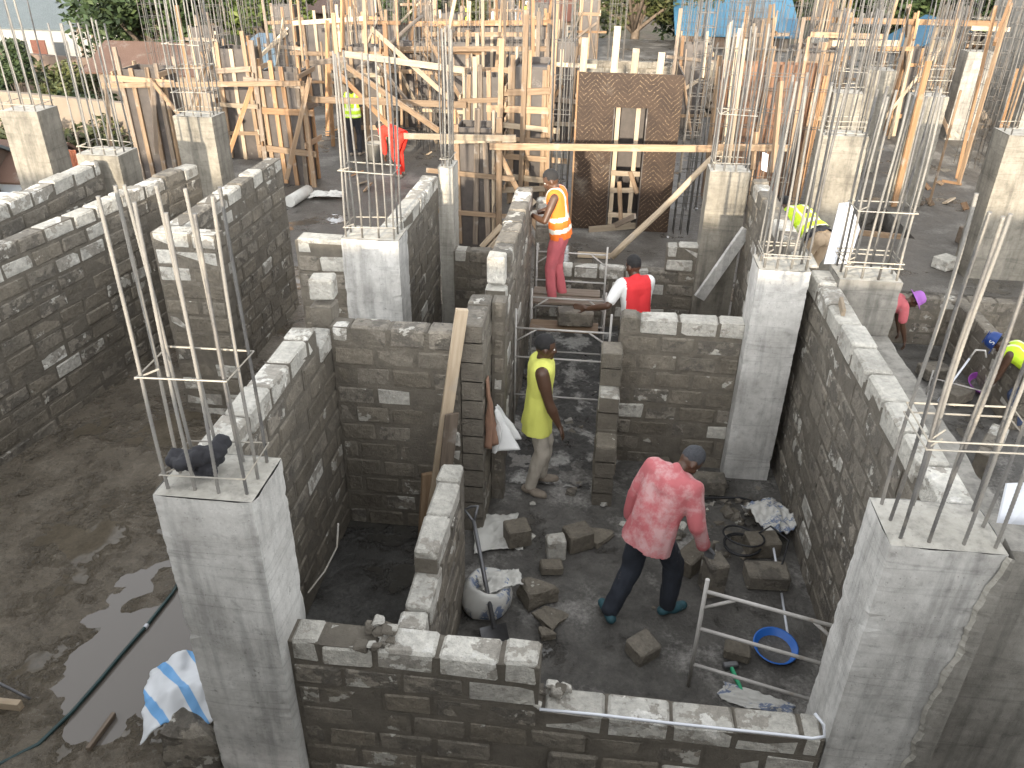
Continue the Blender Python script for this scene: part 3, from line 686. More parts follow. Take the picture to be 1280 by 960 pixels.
mb = MB(); ed = [(2.075, 2.40), (2.06, 2.3), (2.045, 2.2), (2.02, 2.06), (2.03, 1.95), (2.018, 1.83), (2.03, 1.72), (2.0, 1.6), (2.005, 1.46), (1.97, 1.3), (2.0, 1.15), (1.985, 1.0), (2.01, .9), (1.96, .7), (1.98, .4), (1.96, .0)]
ff = []
for (xa, za), (xb, zb) in zip(ed, ed[1:]):
    for i in range(6):
        f_ = i / 6; z_ = za + (zb - za) * f_; ff.append((xa + (xb - xa) * f_ + .016 * noise.noise((z_ * 8, 3, 1)) + .010 * noise.noise((z_ * 27, 3, 1)), z_))
m_ = len(ff); A = [(x, 3.197, z) for x, z in ff]; Bk = [(x + .016 + .022 * abs(noise.noise((z * 6, 1, 7))) + .008 * noise.noise((z * 30, 1, 7)), 3.178 + .006 * noise.noise((z * 25, 1, 2)), z) for x, z in ff]; Cc = [(2.11, 3.172, z) for x, z in ff]; Dd = [(2.125, 3.34, z) for x, z in ff]
st = [(i, m_ + i, m_ + i + 1, i + 1) for i in range(m_ - 1)]
mb.add(A + Bk, st, 1); mb.add(Bk + Cc, st, 0); mb.add(Cc + Dd, st, 0)
mb.build('render_coat', ['concrete_dark', 'concrete_pale'], t)

# ------------------------------------------------------------------ concrete columns with starter bars
BAR_CACHE = {}
def bar(parent, x, y, z0, z1, r, mat, dx=0, dy=0, bend=None, n=6):
    mb = MB(); L = z1 - z0; s = 6
    ph = R_.uniform(0, 6)
    if n > 6: s = int(L / .011)                       # close bars get their rolled ribs
    k = s / 6
    pts = [(x + dx * (i / s) ** 1.5 + .006 * math.sin(ph + i / k), y + dy * (i / s) ** 1.5 + .006 * math.cos(ph + i / k * 1.3), z0 + L * i / s) for i in range(s + 1)]
    mb.tube(pts, [r * (1.09 if i % 2 else .95) for i in range(s + 1)] if n > 6 else r, n); return mb.build('rebar', mat, parent)
def ring(parent, x0, x1, y0, y1, z, r, mat, tilt=0, cross=False, tail=True):
    mb = MB(); c = [(x0, y0), (x1, y0), (x1, y1), (x0, y1), (x0, y0)]
    pts = [(px, py, z + tilt * (px - x0) + R_.uniform(-.006, .006)) for px, py in c]
    if tail: pts.append((x0 + .09, y0 + .07, z + .02))
    mb.tube(pts, r, 5, smooth=False)
    if cross:
        for q in (.33, .66): mb.tube([(x0 + (x1 - x0) * q, y0 - .02, z + .01), (x0 + (x1 - x0) * q, y1 + .02, z + .012)], r, 5)
    return mb.build('stirrup', mat, parent)
def conc(mb, x0, x1, y0, y1, z0, z1, jit=.0025, seed=1, lean=(0, 0)):
    """a cast shaft: gridded so that its faces are a little uneven and its edges are chipped"""
    rnd = random.Random(seed); nz = max(3, int((z1 - z0) / .035)); m = 6
    loop = []
    for a, b in (((0, 0), (1, 0)), ((1, 0), (1, 1)), ((1, 1), (0, 1)), ((0, 1), (0, 0))):
        for i in range(m):
            t = i / m; loop.append((a[0] + (b[0] - a[0]) * t, a[1] + (b[1] - a[1]) * t, i == 0))
    vs = []; N = len(loop)
    for k in range(nz + 1):
        z = z0 + (z1 - z0) * k / nz
        for u, v, cn in loop:
            x = x0 + (x1 - x0) * u; y = y0 + (y1 - y0) * v
            cx, cy = (x0 + x1) / 2, (y0 + y1) / 2
            if cn:
                c = .006 + .02 * max(0, noise.noise((x * 3, y * 3, z * 9 + seed)) - .25) + .004 * noise.noise((x, y, z * 31 + seed)); x += c * (1 if x < cx else -1); y += c * (1 if y < cy else -1)
            w = jit * noise.noise((x * 3 + seed, y * 3, z * 2.2))
            x += w + lean[0] * (z - z0); y += w + lean[1] * (z - z0)
            vs.append((x, y, z + (.012 * noise.noise((x * 9, y * 9, seed)) if k == nz else 0)))
    mb.add(vs, [(k * N + i, k * N + (i + 1) % N, (k + 1) * N + (i + 1) % N, (k + 1) * N + i) for k in range(nz) for i in range(N)], 0, False)
    top = [Vector(v) for v in vs[-N:]]; g = 8; o = []
    a, b, c, d = top[0], top[m], top[2 * m], top[3 * m]
    for j in range(g + 1):
        for i in range(g + 1):
            p = (a.lerp(b, i / g)).lerp(d.lerp(c, i / g), j / g)
            e = min(i, j, g - i, g - j)
            o.append(p + Vector((0, 0, 0 if e == 0 else .018 * noise.noise((p.x * 14, p.y * 14, seed)) + .006)))
    mb.add(o, [(j * (g + 1) + i, j * (g + 1) + i + 1, (j + 1) * (g + 1) + i + 1, (j + 1) * (g + 1) + i) for j in range(g) for i in range(g)], 1, False)
def spots(x0, x1, y0, y1, nx, ny, ins=.05):
    xs = [x0 + ins + (x1 - x0 - 2 * ins) * i / (nx - 1) for i in range(nx)]; ys = [y0 + ins + (y1 - y0 - 2 * ins) * i / (ny - 1) for i in range(ny)]
    return [(x, y) for j, y in enumerate(ys) for i, x in enumerate(xs) if i in (0, nx - 1) or j in (0, ny - 1)]
def column(label, x0, x1, y0, y1, z1, nb=(4, 3), bh=1.6, rings=(.2, .65), mat='concrete', top='concrete_pale', br=.011, bmat='rebar_dusty', z0=0, seed=1, dx=0, cross=False, n=6, near=True, ins=.05, hv=.04):
    t = thing('concrete_column', label, 'column', ((x0 + x1) / 2, (y0 + y1) / 2, z0))
    mb = MB(); conc(mb, x0, x1, y0, y1, z0, z1, seed=seed)
    mb.build('shaft', [mat, top], t)
    rnd = random.Random(seed)
    for i, (x, y) in enumerate(spots(x0, x1, y0, y1, *nb, ins)):
        bm_ = bmat if rnd.random() < .65 else 'rebar'
        bar(t, x, y, z1 - .02, z1 + bh + rnd.uniform(-hv, hv), br, bm_, dx + rnd.uniform(-.035, .035), rnd.uniform(-.04, .04), n=n)
    for z in rings:
        ring(t, x0 + ins - .02, x1 - ins + .02, y0 + ins - .02, y1 - ins + .02, z1 + z, br * .55, 'wire', rnd.uniform(-.05, .05), cross)
    return t
column('big grey column front left with ten tall bars and a dark jacket on top', -2.215, -1.66, 3.1, 3.52, 2.4, (4, 3), 1.55, (.1, .68), seed=1, br=.0092, ins=.065, n=8)
column('big streaked column front right with many bent bars', 1.535, 2.095, 3.2, 3.6, 2.4, (4, 3), 1.62, (.55, .6), seed=2, br=.0092, ins=.055, mat='concrete', n=8)
column('tall grey column at the far end of the side wall', 1.48, 1.95, 7.0, 7.4, 2.35, (4, 3), 1.6, (.1, .14), seed=3)
column('tan faced column behind the mud-topped ledge', 2.2, 2.76, 7.0, 7.4, 2.3, (4, 3), 1.6, (.12, .16, .62), seed=4, mat='concrete_dark', z0=-.85)
column('squat wide column behind the empty cell, topped by tall bars with one stirrup', -2.52, -1.93, 7.36, 7.76, 2.3, (4, 3), 1.7, (.1, .66), seed=5, mat='concrete')
column('narrow pale column at the end of the wall behind the squat one', -2.06, -1.86, 9.98, 10.38, 2.35, (3, 3), 1.6, (.1,), seed=6, mat='concrete_pale')
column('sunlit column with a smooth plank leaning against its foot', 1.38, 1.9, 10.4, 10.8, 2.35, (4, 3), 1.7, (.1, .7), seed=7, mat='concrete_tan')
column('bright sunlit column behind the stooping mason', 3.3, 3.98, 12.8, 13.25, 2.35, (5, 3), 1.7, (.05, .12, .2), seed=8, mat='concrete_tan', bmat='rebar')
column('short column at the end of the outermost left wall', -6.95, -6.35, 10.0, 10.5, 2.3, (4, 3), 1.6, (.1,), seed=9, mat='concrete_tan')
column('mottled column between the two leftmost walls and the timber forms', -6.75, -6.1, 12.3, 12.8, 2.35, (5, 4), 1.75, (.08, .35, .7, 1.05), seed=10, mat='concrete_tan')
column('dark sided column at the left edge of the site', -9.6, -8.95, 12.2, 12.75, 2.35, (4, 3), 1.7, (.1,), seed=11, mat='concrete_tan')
# the unfinished building the photographer stands on: its slab edge throws the foreground into shade
t = thing('concrete_building', 'unfinished concrete building whose upper floor overlooks the site and shades the foreground', 'building', (0, -6, 0))
mb = MB(); mb.box((-26, -14, 3.12), (26, .35, 3.42)); mb.build('floor_slab', 'concrete', t)
mb = MB(); mb.box((-26, -14.3, 0), (26, -14.02, 6.2)); mb.build('rear_wall', 'concrete_dark', t)
for x in (-24, -17, -10, -3.5, 3.5, 10, 17, 24):
    mb = MB(); mb.box((x - .25, -.4, -.9), (x + .25, .1, 3.115)); mb.build('pillar', 'concrete', t)
# ------------------------------------------------------------------ timber
def board(name, p, q, w=.1, t=.03, up=(0, 0, 1), mat='timber', parent=None, ch=.004, round_=0):
    """one plank (or a round pole) as its own object, its grain running along it"""
    p, q = Vector(p), Vector(q); d = q - p; L = d.length; d.normalize(); up = Vector(up)
    u = up - d * up.dot(d); u = u.normalized() if u.length > 1e-3 else d.orthogonal().normalized()
    v = d.cross(u)
    mb = MB()
    if round_:
        n = 7; ph = R_.uniform(0, 6)
        mb.tube([(-L / 2 + L * i / n, .02 * L / 3 * math.sin(ph + i * 1.1), .02 * L / 3 * math.cos(ph + i * .8)) for i in range(n + 1)], [round_ * (1.1 - .25 * i / n) for i in range(n + 1)], 8)
    else: mb.cbox((0, 0, 0), (L, w, t), ch)
    o = mb.build(name, mat, None, (0, 0, 0))
    T = Matrix(((d.x, u.x, v.x, 0), (d.y, u.y, v.y, 0), (d.z, u.z, v.z, 0), (0, 0, 0, 1)))
    m = (p + q) / 2
    if parent is not None:
        o.parent = parent; m = m - parent.location
    o.matrix_basis = Matrix.Translation(m) @ T
    return o
TM = ('timber', 'timber', 'timber_pale', 'timber_old', 'timber_orange')
def formwork(label, x0, x1, y0, y1, h, ns=3, wal=(.35, .95, 1.5, 2.1), over=.25, posts=(), braces=(), panel='ply_dark', seed=1, bars=0, bh=1.5, mats=TM, side=True, name='column_formwork', cat='formwork', group=None, wl=(1, 1, 1, 1), z0=0):
    """shuttering: dark ply faces, upright studs, clamping boards, raking braces"""
    rnd = random.Random(seed * 31 + 1)
    t = thing(name, label, cat, ((x0 + x1) / 2, (y0 + y1) / 2, z0), group)
    mb = MB(); e = .02
    mb.box((x0, y0, z0), (x1, y0 + e, z0 + h)); mb.box((x0, y1 - e, z0), (x1, y1, z0 + h))
    mb.box((x0, y0 + e + .002, z0), (x0 + e, y1 - e - .002, z0 + h)); mb.box((x1 - e, y0 + e + .002, z0), (x1, y1 - e - .002, z0 + h))
    mb.box((x0 + e + .003, y0 + e + .003, z0), (x1 - e - .003, y1 - e - .003, z0 + h - .12))
    mb.build('panel', panel, t)
    for i in range(ns):
        x = x0 + .04 + (x1 - x0 - .08) * i / max(1, ns - 1) + rnd.uniform(-.02, .02)
        board('stud', (x, y0 - .027, z0 + rnd.uniform(0, .1)), (x + rnd.uniform(-.07, .07), y0 - .027, z0 + h + rnd.uniform(-.2, .5)), .09, .05, (1, 0, 0), rnd.choice(mats), t)
    if side:
        for sx in (-1, 1):
            x = x0 - .027 if sx < 0 else x1 + .027
            for i in range(2):
                y = y0 + .06 + (y1 - y0 - .12) * i
                board('stud', (x, y, z0), (x, y, z0 + h + rnd.uniform(-.1, .3)), .09, .05, (0, 1, 0), rnd.choice(mats), t)
    for z in wal:
        if len(wal) > 2 and rnd.random() < .1: continue
        z += rnd.uniform(-.09, .09)
        o1, o2 = rnd.uniform(.1, over + .1), rnd.uniform(.1, over + .1)
        if wl[0]: board('waler', (x0 - o1, y0 - .075, z0 + z), (x1 + o2, y0 - .075, z0 + z + rnd.uniform(-.11, .11)), rnd.uniform(.08, .13), .035, mat=rnd.choice(mats), parent=t)
        if wl[1] and side: board('waler', (x1 + .075, y0 - .2, z0 + z + .1), (x1 + .075, y1 + .2, z0 + z + .1 + rnd.uniform(-.08, .08)), rnd.uniform(.08, .12), .035, mat=rnd.choice(mats), parent=t)
        if wl[2] and side: board('waler', (x0 - .075, y0 - .2, z0 + z + .1), (x0 - .075, y1 + .2, z0 + z + .1 + rnd.uniform(-.08, .08)), rnd.uniform(.08, .12), .035, mat=rnd.choice(mats), parent=t)
    for px, py, hh in posts:
        board('post', (px, py, z0), (px + rnd.uniform(-.05, .05), py, z0 + hh), .1, .055, (1, 0, 0), rnd.choice(mats), t)
    for b in braces:
        p, q = b[0], b[1]; m = b[2] if len(b) > 2 else rnd.choice(mats)
        board('brace', p, q, .09, .035, mat=m, parent=t)
    for i, (x, y) in enumerate(spots(x0 + .06, x1 - .06, y0 + .06, y1 - .06, 4, 3)[:bars]):
        bar(t, x, y, z0 + h - .3, z0 + h + bh + rnd.uniform(-.15, .1), .012, 'rebar_far', rnd.uniform(-.06, .06), rnd.uniform(-.05, .05), n=4)
    return t
formwork('column form in old dark ply with a leaning crooked brace, nearest to the sheds', -10.0, -9.15, 16.5, 17.2, 2.35, 4, (.45, 1.05, 1.75, 2.25), seed=1, mats=('timber', 'timber_old', 'timber', 'timber_old'),
         braces=[((-10.4, 16.0, .2), (-10.25, 16.35, 2.2), 'timber_old'), ((-9.4, 16.2, .7), (-9.25, 16.35, 2.2), 'timber_old'), ((-8.6, 16.2, 1.35), (-9.3, 16.35, 2.2), 'timber')])
formwork('column form with thin bars rising from it behind the mottled column', -9.0, -8.2, 18.8, 19.5, 2.5, 3, (.6, 1.2, 2.0), seed=2, bars=9, bh=1.7, wl=(1, 1, 1, 1))
formwork('column form with one very tall post beside it, standing over a wet floor', -7.15, -6.35, 16.85, 17.5, 2.35, 4, (.75, 1.5, 2.15), seed=3, posts=[(-7.25, 16.75, 2.95), (-6.2, 16.75, 2.2)],
         braces=[((-8.1, 16.0, .05), (-7.3, 16.75, 2.1), 'timber_orange'), ((-6.6, 16.2, .3), (-6.0, 16.6, 2.3), 'timber')], mats=('timber', 'timber_orange', 'timber_old'))
formwork('column form with a grey concrete core and crossed clamping boards', -6.3, -5.5, 20.2, 20.9, 2.45, 3, (.5, .9, 1.35, 1.8, 2.3), seed=4, posts=[(-6.5, 20.1, 3.2), (-5.3, 20.1, 3.0)], over=.5, bars=8, bh=1.9)
formwork('dark ply column form between the narrow column and the stacked clamping boards', -2.45, -1.85, 13.5, 14.1, 2.1, 3, (.12, .75, 1.45, 1.95), seed=5, posts=[(-1.7, 13.4, 2.3)], wl=(1, 1, 0, 0), over=.5,
         braces=[((-1.65, 13.35, .5), (-2.0, 13.3, .1), 'timber_pale'), ((-1.0, 13.9, .15), (-1.75, 13.5, 1.75), 'timber'), ((-1.9, 13.2, .05), (-1.1, 13.6, .9), 'timber_pale')])
formwork('tall column form clamped by a ladder of short thick boards', -1.85, -1.15, 16.2, 17.6, 2.7, 3, (.3, .6, .95, 1.3, 1.6, 1.95, 2.3, 2.6), seed=6, posts=[(-1.6, 16.05, 3.7), (-1.05, 16.05, 4.3), (-2.05, 16.05, 3.2)], over=.45, mats=('timber', 'timber', 'timber_pale'))
formwork('column form faced with grey upright planks under a heap of pale scraps', -2.95, -2.2, 17.4, 18.1, 2.3, 5, (.4, 1.9), seed=7, over=.3, mats=('timber', 'timber_pale', 'timber_old'))
formwork('long wall form with many upright studs in the thick of the timber', -6.2, -3.4, 22.6, 23.0, 2.3, 9, (.6, 1.5, 2.1), seed=8, over=.6, side=False, name='wall_formwork',
         braces=[((-5.9, 22.3, 2.3), (-4.2, 20.4, .2), 'timber_pale'), ((-4.9, 22.3, 2.1), (-3.3, 20.6, .2), 'timber'), ((-3.6, 22.3, 2.1), (-3.0, 21.0, .1), 'timber_pale')])
formwork('second long wall form, partly hidden by the first one', -4.8, -1.6, 27.0, 27.4, 2.4, 10, (.7, 1.6, 2.3), seed=9, over=.7, side=False, name='wall_formwork')
formwork('pair of studded shutters at the far end of the timber yard', -9.5, -6.5, 26.2, 26.6, 2.4, 9, (.7, 1.5, 2.3), seed=10, over=.5, side=False, name='wall_formwork', bars=6)
formwork('rusty ply shutter to one side of the printed shear wall', 2.2, 4.2, 17.2, 17.6, 2.75, 2, (), seed=11, panel='ply_rust', side=False, name='wall_formwork', posts=[(2.45, 17.0, 3.4), (3.1, 17.0, 3.1), (4.05, 17.0, 3.2)])
formwork('column form of weathered boards behind the rusty shutter', 5.2, 6.0, 23.6, 24.3, 2.4, 4, (.5, 1.2, 2.0), seed=12, over=.5, bars=8, posts=[(5.0, 23.4, 3.1), (6.2, 23.4, 2.9)], braces=[((6.8, 23.0, .1), (6.1, 23.5, 1.9)), ((7.1, 23.2, .1), (6.1, 23.5, 1.3))])
formwork('column form with crossed orange braces before the bare bar cages', 8.2, 8.9, 24.6, 25.2, 2.3, 3, (.5, 1.2, 1.9), seed=13, over=.5, mats=('timber_orange', 'timber', 'timber_pale'), posts=[(8.0, 24.4, 3.2), (8.6, 24.4, 3.0)],
         braces=[((9.6, 24.0, .1), (8.6, 24.4, 1.9)), ((9.9, 24.2, .1), (8.4, 24.4, 1.2))])
# shutters further back, one at each bay of the frame
FAR = [(-12.4, 24.5), (-12.0, 30.0), (-9.4, 31.5), (-6.1, 31.0), (-3.2, 33.5), (-5.0, 37.5), (-8.8, 38.5), (-1.6, 22.0), (-1.3, 37.0), (2.0, 24.0), (4.6, 29.5), (7.4, 31.0), (11.6, 29.0), (12.6, 34.5), (8.2, 36.5)]
for i, (x, y) in enumerate(FAR):
    q_ = random.Random(i)
    formwork('raw timber column form among many alike further back on the site', x, x + .75, y, y + .65, 2.3 + .2 * (i % 3), 3, (.5, 1.2, 2.0), seed=40 + i, over=.5, bars=6 if i % 2 else 0, bh=1.7,
             posts=[(x - .2, y - .15, 2.9 + .3 * (i % 2))], braces=[((x + q_.uniform(-1.8, 2.2), y - q_.uniform(.5, 1.6), .05), (x + q_.uniform(0, .7), y - .1, q_.uniform(1.4, 2.3))) for _ in range(3)], group='raw timber column forms further back', wl=(1, 1, 0, 0), side=True, mats=('timber', 'timber_pale', 'timber_orange', 'timber_old'))

# loose boards, poles and props, each seen in the photograph; (from, to, width, thickness, colour, round, label)
B = lambda *a: a
def lb(p, q, w, t, mat, label, rnd_=0, name='timber_board'):
    o = board(name, p, q, w, t, mat=mat, round_=rnd_); return tag(o, label, 'pole' if rnd_ else 'board')
lb(atY(125, 107, 16.3), atY(376, 104, 16.6), .1, .04, 'timber', 'long board tying the two nearest column forms together at their heads')
lb(atY(428, 67, 18), atY(581, 88, 17.6), .13, .04, 'timber_pale', 'long yellow board sloping gently across the middle of the timber yard')
lb(atY(380, 124, 17), atY(583, 131, 17.2), .13, .04, 'timber', 'long level board above the worker in the yellow vest')
lb(atY(430, 81, 18.2), atY(548, 163, 15.2), .11, .04, 'timber', 'diagonal prop ending just above the man in red')
lb(atY(414, 82, 18.6), atY(485, 156, 16.6), .11, .04, 'timber_orange', 'diagonal prop ending left of the man in red')
lb(atY(465, 36, 20.5), atY(560, 122, 18.2), .11, .04, 'timber_pale', 'steep pale prop crossing behind the sloping yellow board')
lb(atY(529, 36, 21), atY(578, 128, 18.6), .1, .04, 'timber', 'steep prop beside the tall bars, foot behind the level board')
lb(atY(449, 88, 19), atY(527, 20, 24), .1, .04, 'timber_old', 'crooked grey pole rising across the yellow boards', .055, 'timber_pole')
lb(atY(472, 79, 19), atY(509, 126, 17.4), .08, .04, 'timber_old', 'short grey prop under the crooked pole')
lb(atY(495, 61, 21.5), atY(690, 61, 22), .12, .04, 'timber', 'level board with a worker in a yellow vest standing over it')
lb(atY(512, 30, 26.5), atY(692, 28, 26.5), .15, .04, 'timber_orange', 'highest long board of the timber yard')
lb(atY(528, 43, 24.5), atY(668, 43, 24.5), .12, .04, 'timber', 'second highest long board of the timber yard')
lb(atY(366, 29, 24), atY(456, 23, 24), .12, .04, 'timber_pale', 'high board at the far side of the tall bars')
lb(atY(378, 80, 18), atY(433, 74, 18), .11, .04, 'timber_old', 'grey board nailed over the concrete cored form')
lb(atY(455, -5, 20.4), atY(458, 70, 20), .16, .08, 'timber', 'thickest upright post on the timber yard, cut off by the picture edge')
lb(atY(428, -5, 21), atY(428, 62, 20.8), .12, .06, 'timber_orange', 'upright orange post beside the thickest post')
lb(atY(666, -5, 18.4), atY(666, 84, 18), .14, .07, 'timber_orange', 'tall orange post rising behind the ladder of clamping boards')
lb(atY(580, 87, 18.5), atY(682, 89, 18.5), .12, .05, 'timber', 'level board lying over the pale scraps')
lb(atY(505, 170, 12.6), atY(645, 173, 12.4), .09, .035, 'timber_pale', 'pale level board passing above the narrow pale column')
lb(atY(612, 183, 13.3), atY(902, 186, 13.4), .11, .04, 'timber', 'long level board crossing in front of the printed shear wall')
lb(atY(765, 322, 13.2), atY(906, 183, 13.25), .1, .04, 'timber_pale', 'smooth round raking pole propping the long level board', .055, 'timber_pole')
lb(atY(1040, 25, 24), atY(1253, 30, 24), .14, .045, 'timber_orange', 'long orange rail tying the far columns high up')
lb(atY(1040, 54, 21), atY(1123, 54, 21), .13, .045, 'timber_pale', 'pale thick board under the long orange rail')
lb(atY(1013, 43, 23), atY(1110, 46, 23), .13, .045, 'timber', 'level board between the pale thick board and the orange rail')
lb(atY(1087, 61, 22), atY(1142, 61, 22), .1, .045, 'timber_orange', 'short orange board below the pale thick one')
lb(atY(1214, 35, 22), atY(1262, 37, 22), .1, .045, 'timber_pale', 'short pale board below the end of the orange rail')
lb(atY(1135, 8, 20), at(1128, 136, 0), .08, .05, 'timber_old', 'thin rusty brown upright before the crossed orange braces')
lb(atY(1148, 15, 24), atY(1142, 50, 23.6), .12, .05, 'timber_orange', 'upright orange post just under the rail')
lb(atY(1266, -8, 19), atY(1243, 55, 18.2), .12, .06, 'timber_orange', 'leaning orange post by the grey block building')
lb(atY(1161, 76, 17.35), at(1117, 258, 0), .13, .05, 'timber_orange', 'plank leaning along the near edge of the damp grey column')
lb(atY(1201, 113, 17.5), at(1161, 256, 0), .11, .05, 'timber', 'plank nailed along the far edge of the damp grey column')
lb(atY(1271, 88, 20), at(1236, 213, 0), .17, .06, 'timber_orange', 'thick bright plank standing beside the dark sided column')
lb(atY(932, 50, 13.6), atY(910, 212, 12.9), .13, .05, 'timber_pale', 'tall leaning post right beside the end of the raking pole')
lb(atY(976, 102, 12.6), atY(966, 216, 12.2), .14, .05, 'timber', 'short thick leaning post between bars of the sunlit columns')
lb(atY(1011, 47, 15), atY(984, 216, 14), .1, .05, 'timber', 'thin leaning post behind the bars of the sunlit columns')
lb(atY(914, 28, 16.6), atY(905, 98, 16.4), .13, .05, 'timber_pale', 'pale post at the top of the rusty shutter')
lb(atY(884, 40, 16.6), atY(878, 98, 16.4), .2, .04, 'timber_pale', 'wide pale board at the top of the rusty shutter')
lb(atY(893, 184, 13.0), atY(984, 185, 13.0), .1, .04, 'timber', 'short level board continuing behind the sunlit bars')
lb(atY(945, 165, 13.2), atY(941, 212, 13.1), .1, .04, 'timber', 'stubby upright board under the short level one')
lb(at(763, 320, .06), at(722, 318, .06), .1, .04, 'timber_pale', 'stack board lying flat at the foot of the raking pole')
lb(atY(1067, 290, 14.8), atY(1127, 296, 14.9), .1, .05, 'timber', 'board laid across the edge of the dark pit')

q_ = random.Random(77)
for i in range(78):       # raking props and posts standing about the timber yard
    l_ = i < 30 or i > 60
    x, y = (q_.uniform(-9, -1.4), q_.uniform(19, 32)) if l_ else (q_.uniform(4.2, 12), q_.uniform(19, 31))
    a_ = q_.uniform(0, 6.28); s_ = q_.choice((.1, .3, .9, 1.4)); h_ = q_.uniform(1.7, 3.4) if i < 44 else q_.uniform(3.0, 4.8); s_ = s_ if i < 44 else s_ * .25
    o = board('timber_prop', (x, y, .02), (x + s_ * math.cos(a_), y + s_ * math.sin(a_) * .6, h_), q_.uniform(.07, .11), .04, mat=q_.choice(TM), round_=q_.choice((0, 0, 0, .035)))
    tag(o, 'rough timber prop, one of many alike standing about the yard', 'prop', 'timber props about the yard')
# ------------------------------------------------------------------ printed shear wall form with a doorway
t = thing('shear_wall_formwork', 'tall printed brown ply shear wall form with a doorway cut in it', 'formwork', (.5, 15, 0))
x0, x1, dx0, dx1, yf = -.5, 1.32, .16, .76, 14.9
mb = MB()
mb.box((x0, yf, 0), (dx0, yf + .02, 2.25)); mb.box((dx1, yf, 0), (x1, yf + .02, 2.25)); mb.box((x0, yf + .003, 2.253), (x1, yf + .023, 2.83))
mb.build('front_panel', 'ply', t)
mb = MB(); mb.box((x1 + .002, yf + .025, 0), (x1 + .022, yf + 1.6, 2.8)); mb.build('side_panel', 'ply', t)
mb = MB(); mb.box((x0 - .022, yf + .025, 0), (x0 - .002, yf + 1.6, 2.8)); mb.build('side_panel', 'ply', t)
mb = MB(); mb.box((x0 + .1, yf + 1.3, 0), (x1 - .1, yf + 1.32, 2.6)); mb.build('back_panel', 'ply_dark', t)
mb = MB()
for a, b in (((dx0 - .001, yf + .025, 0), (dx0 + .02, yf + .4, 2.24)), ((dx1 - .02, yf + .025, 0), (dx1 + .001, yf + .4, 2.24))): mb.box(a, b)
mb.build('reveal_panel', 'ply_dark', t)
for x in (dx0 + .08, dx1 - .16): board('stud', (x, yf + .2, 0), (x, yf + .2, 2.23), .08, .05, (1, 0, 0), 'timber_pale', t)
for z, d in ((.25, 0), (.72, .03), (1.05, 0)): board('strut', (dx0 + .03, yf + .15, z), (dx1 - .03, yf + .15, z + d), .09, .04, mat='timber_pale', parent=t)
board('brace', (dx0 + .3, yf + .1, .05), (dx0 + .2, yf + .12, .9), .08, .03, mat='timber', parent=t)
board('brace', (dx1 - .05, yf + .1, .7), (dx1 - .22, yf + .12, 1.1), .08, .03, mat='timber', parent=t)
for x, h in ((x0 + .05, 3.35), (x0 + .6, 3.55), (x0 + .95, 3.2), (x0 + 1.4, 3.15)): board('post', (x, yf + .3, 2.2), (x + .02, yf + .3, h), .12, .05, (1, 0, 0), 'timber_pale', t)
board('edge_strip', (x0 - .01, yf - .012, 0), (x0 - .01, yf - .012, 2.85), .03, .02, (1, 0, 0), 'timber_orange', t)
for p, q in (((735, 283), (800, 278)), ((760, 282), (792, 255)), ((745, 292), (806, 279))):
    pass
lb(at(736, 287, .05), at(806, 281, .08), .12, .04, 'timber_pale', 'scrap plank on the ground before the printed doorway')
lb(at(766, 283, .05), at(794, 270, .5), .1, .04, 'timber_old', 'scrap plank tipped up in the printed doorway')

# ------------------------------------------------------------------ bar cages standing free
def cage(label, x0, x1, y0, y1, h, nb=(4, 3), ties=.25, r=.012, group=None, z0=0, seed=1, whole=False, lean=.08, mat='rebar_far', tie_to=9):
    rnd = random.Random(seed * 13); sp = spots(x0, x1, y0, y1, *nb, .0)
    def geo(mb, x, y):
        a, b = rnd.uniform(-lean, lean), rnd.uniform(-lean, lean); hh = h + rnd.uniform(-.2, .2)
        mb.tube([(x, y, z0), (x + a * .3, y + b * .3, z0 + hh * .55), (x + a, y + b, z0 + hh)], r, 4)
    if whole:
        mb = MB()
        for x, y in sp: geo(mb, x, y)
        z = .3
        while z < min(h, tie_to):
            mb.tube([(x0, y0, z0 + z), (x1, y0, z0 + z), (x1, y1, z0 + z), (x0, y1, z0 + z), (x0, y0, z0 + z)], r * .6, 3, smooth=False); z += ties
        return tag(mb.build('rebar_cage', mat), label, 'bar cage', group)
    t = thing('rebar_cage', label, 'bar cage', ((x0 + x1) / 2, (y0 + y1) / 2, z0), group)
    for x, y in sp:
        mb = MB(); geo(mb, x, y); mb.build('rebar', mat, t)
    z = .3
    while z < min(h, tie_to):
        ring(t, x0 - .01, x1 + .01, y0 - .01, y1 + .01, z0 + z, r * .55, mat, 0, False, False); z += ties
    return t
cage('tall bar cage at the left edge of the printed shear wall', -.95, -.62, 14.9, 15.3, 4.1, (4, 3), .6, seed=1, lean=.05)
cage('narrow ladder-like bar cage at the other edge of the printed shear wall', 1.45, 1.72, 14.85, 15.1, 4.2, (3, 3), .22, seed=2, lean=.04)
cage('fan of bars standing behind the sunlit column with the leaning plank', 1.9, 3.1, 13.6, 13.9, 3.3, (8, 2), .55, seed=3, lean=.12)
cage('long rusty bar mat in front of the rusty shutter', 1.8, 4.2, 16.4, 16.6, 3.2, (13, 2), .7, seed=4, lean=.1)
cage('dense dark cage of bars high over the blue roof', 3.3, 3.9, 24.8, 25.4, 5.0, (6, 5), .2, seed=5, lean=.04, whole=True)
cage('dense cage rising to the picture top beyond the shear wall', 2.0, 2.7, 25.5, 26.2, 5.2, (6, 5), .22, seed=6, lean=.04, whole=True)
RB = 'bare bar cages rising among the far columns'
n_ = 0
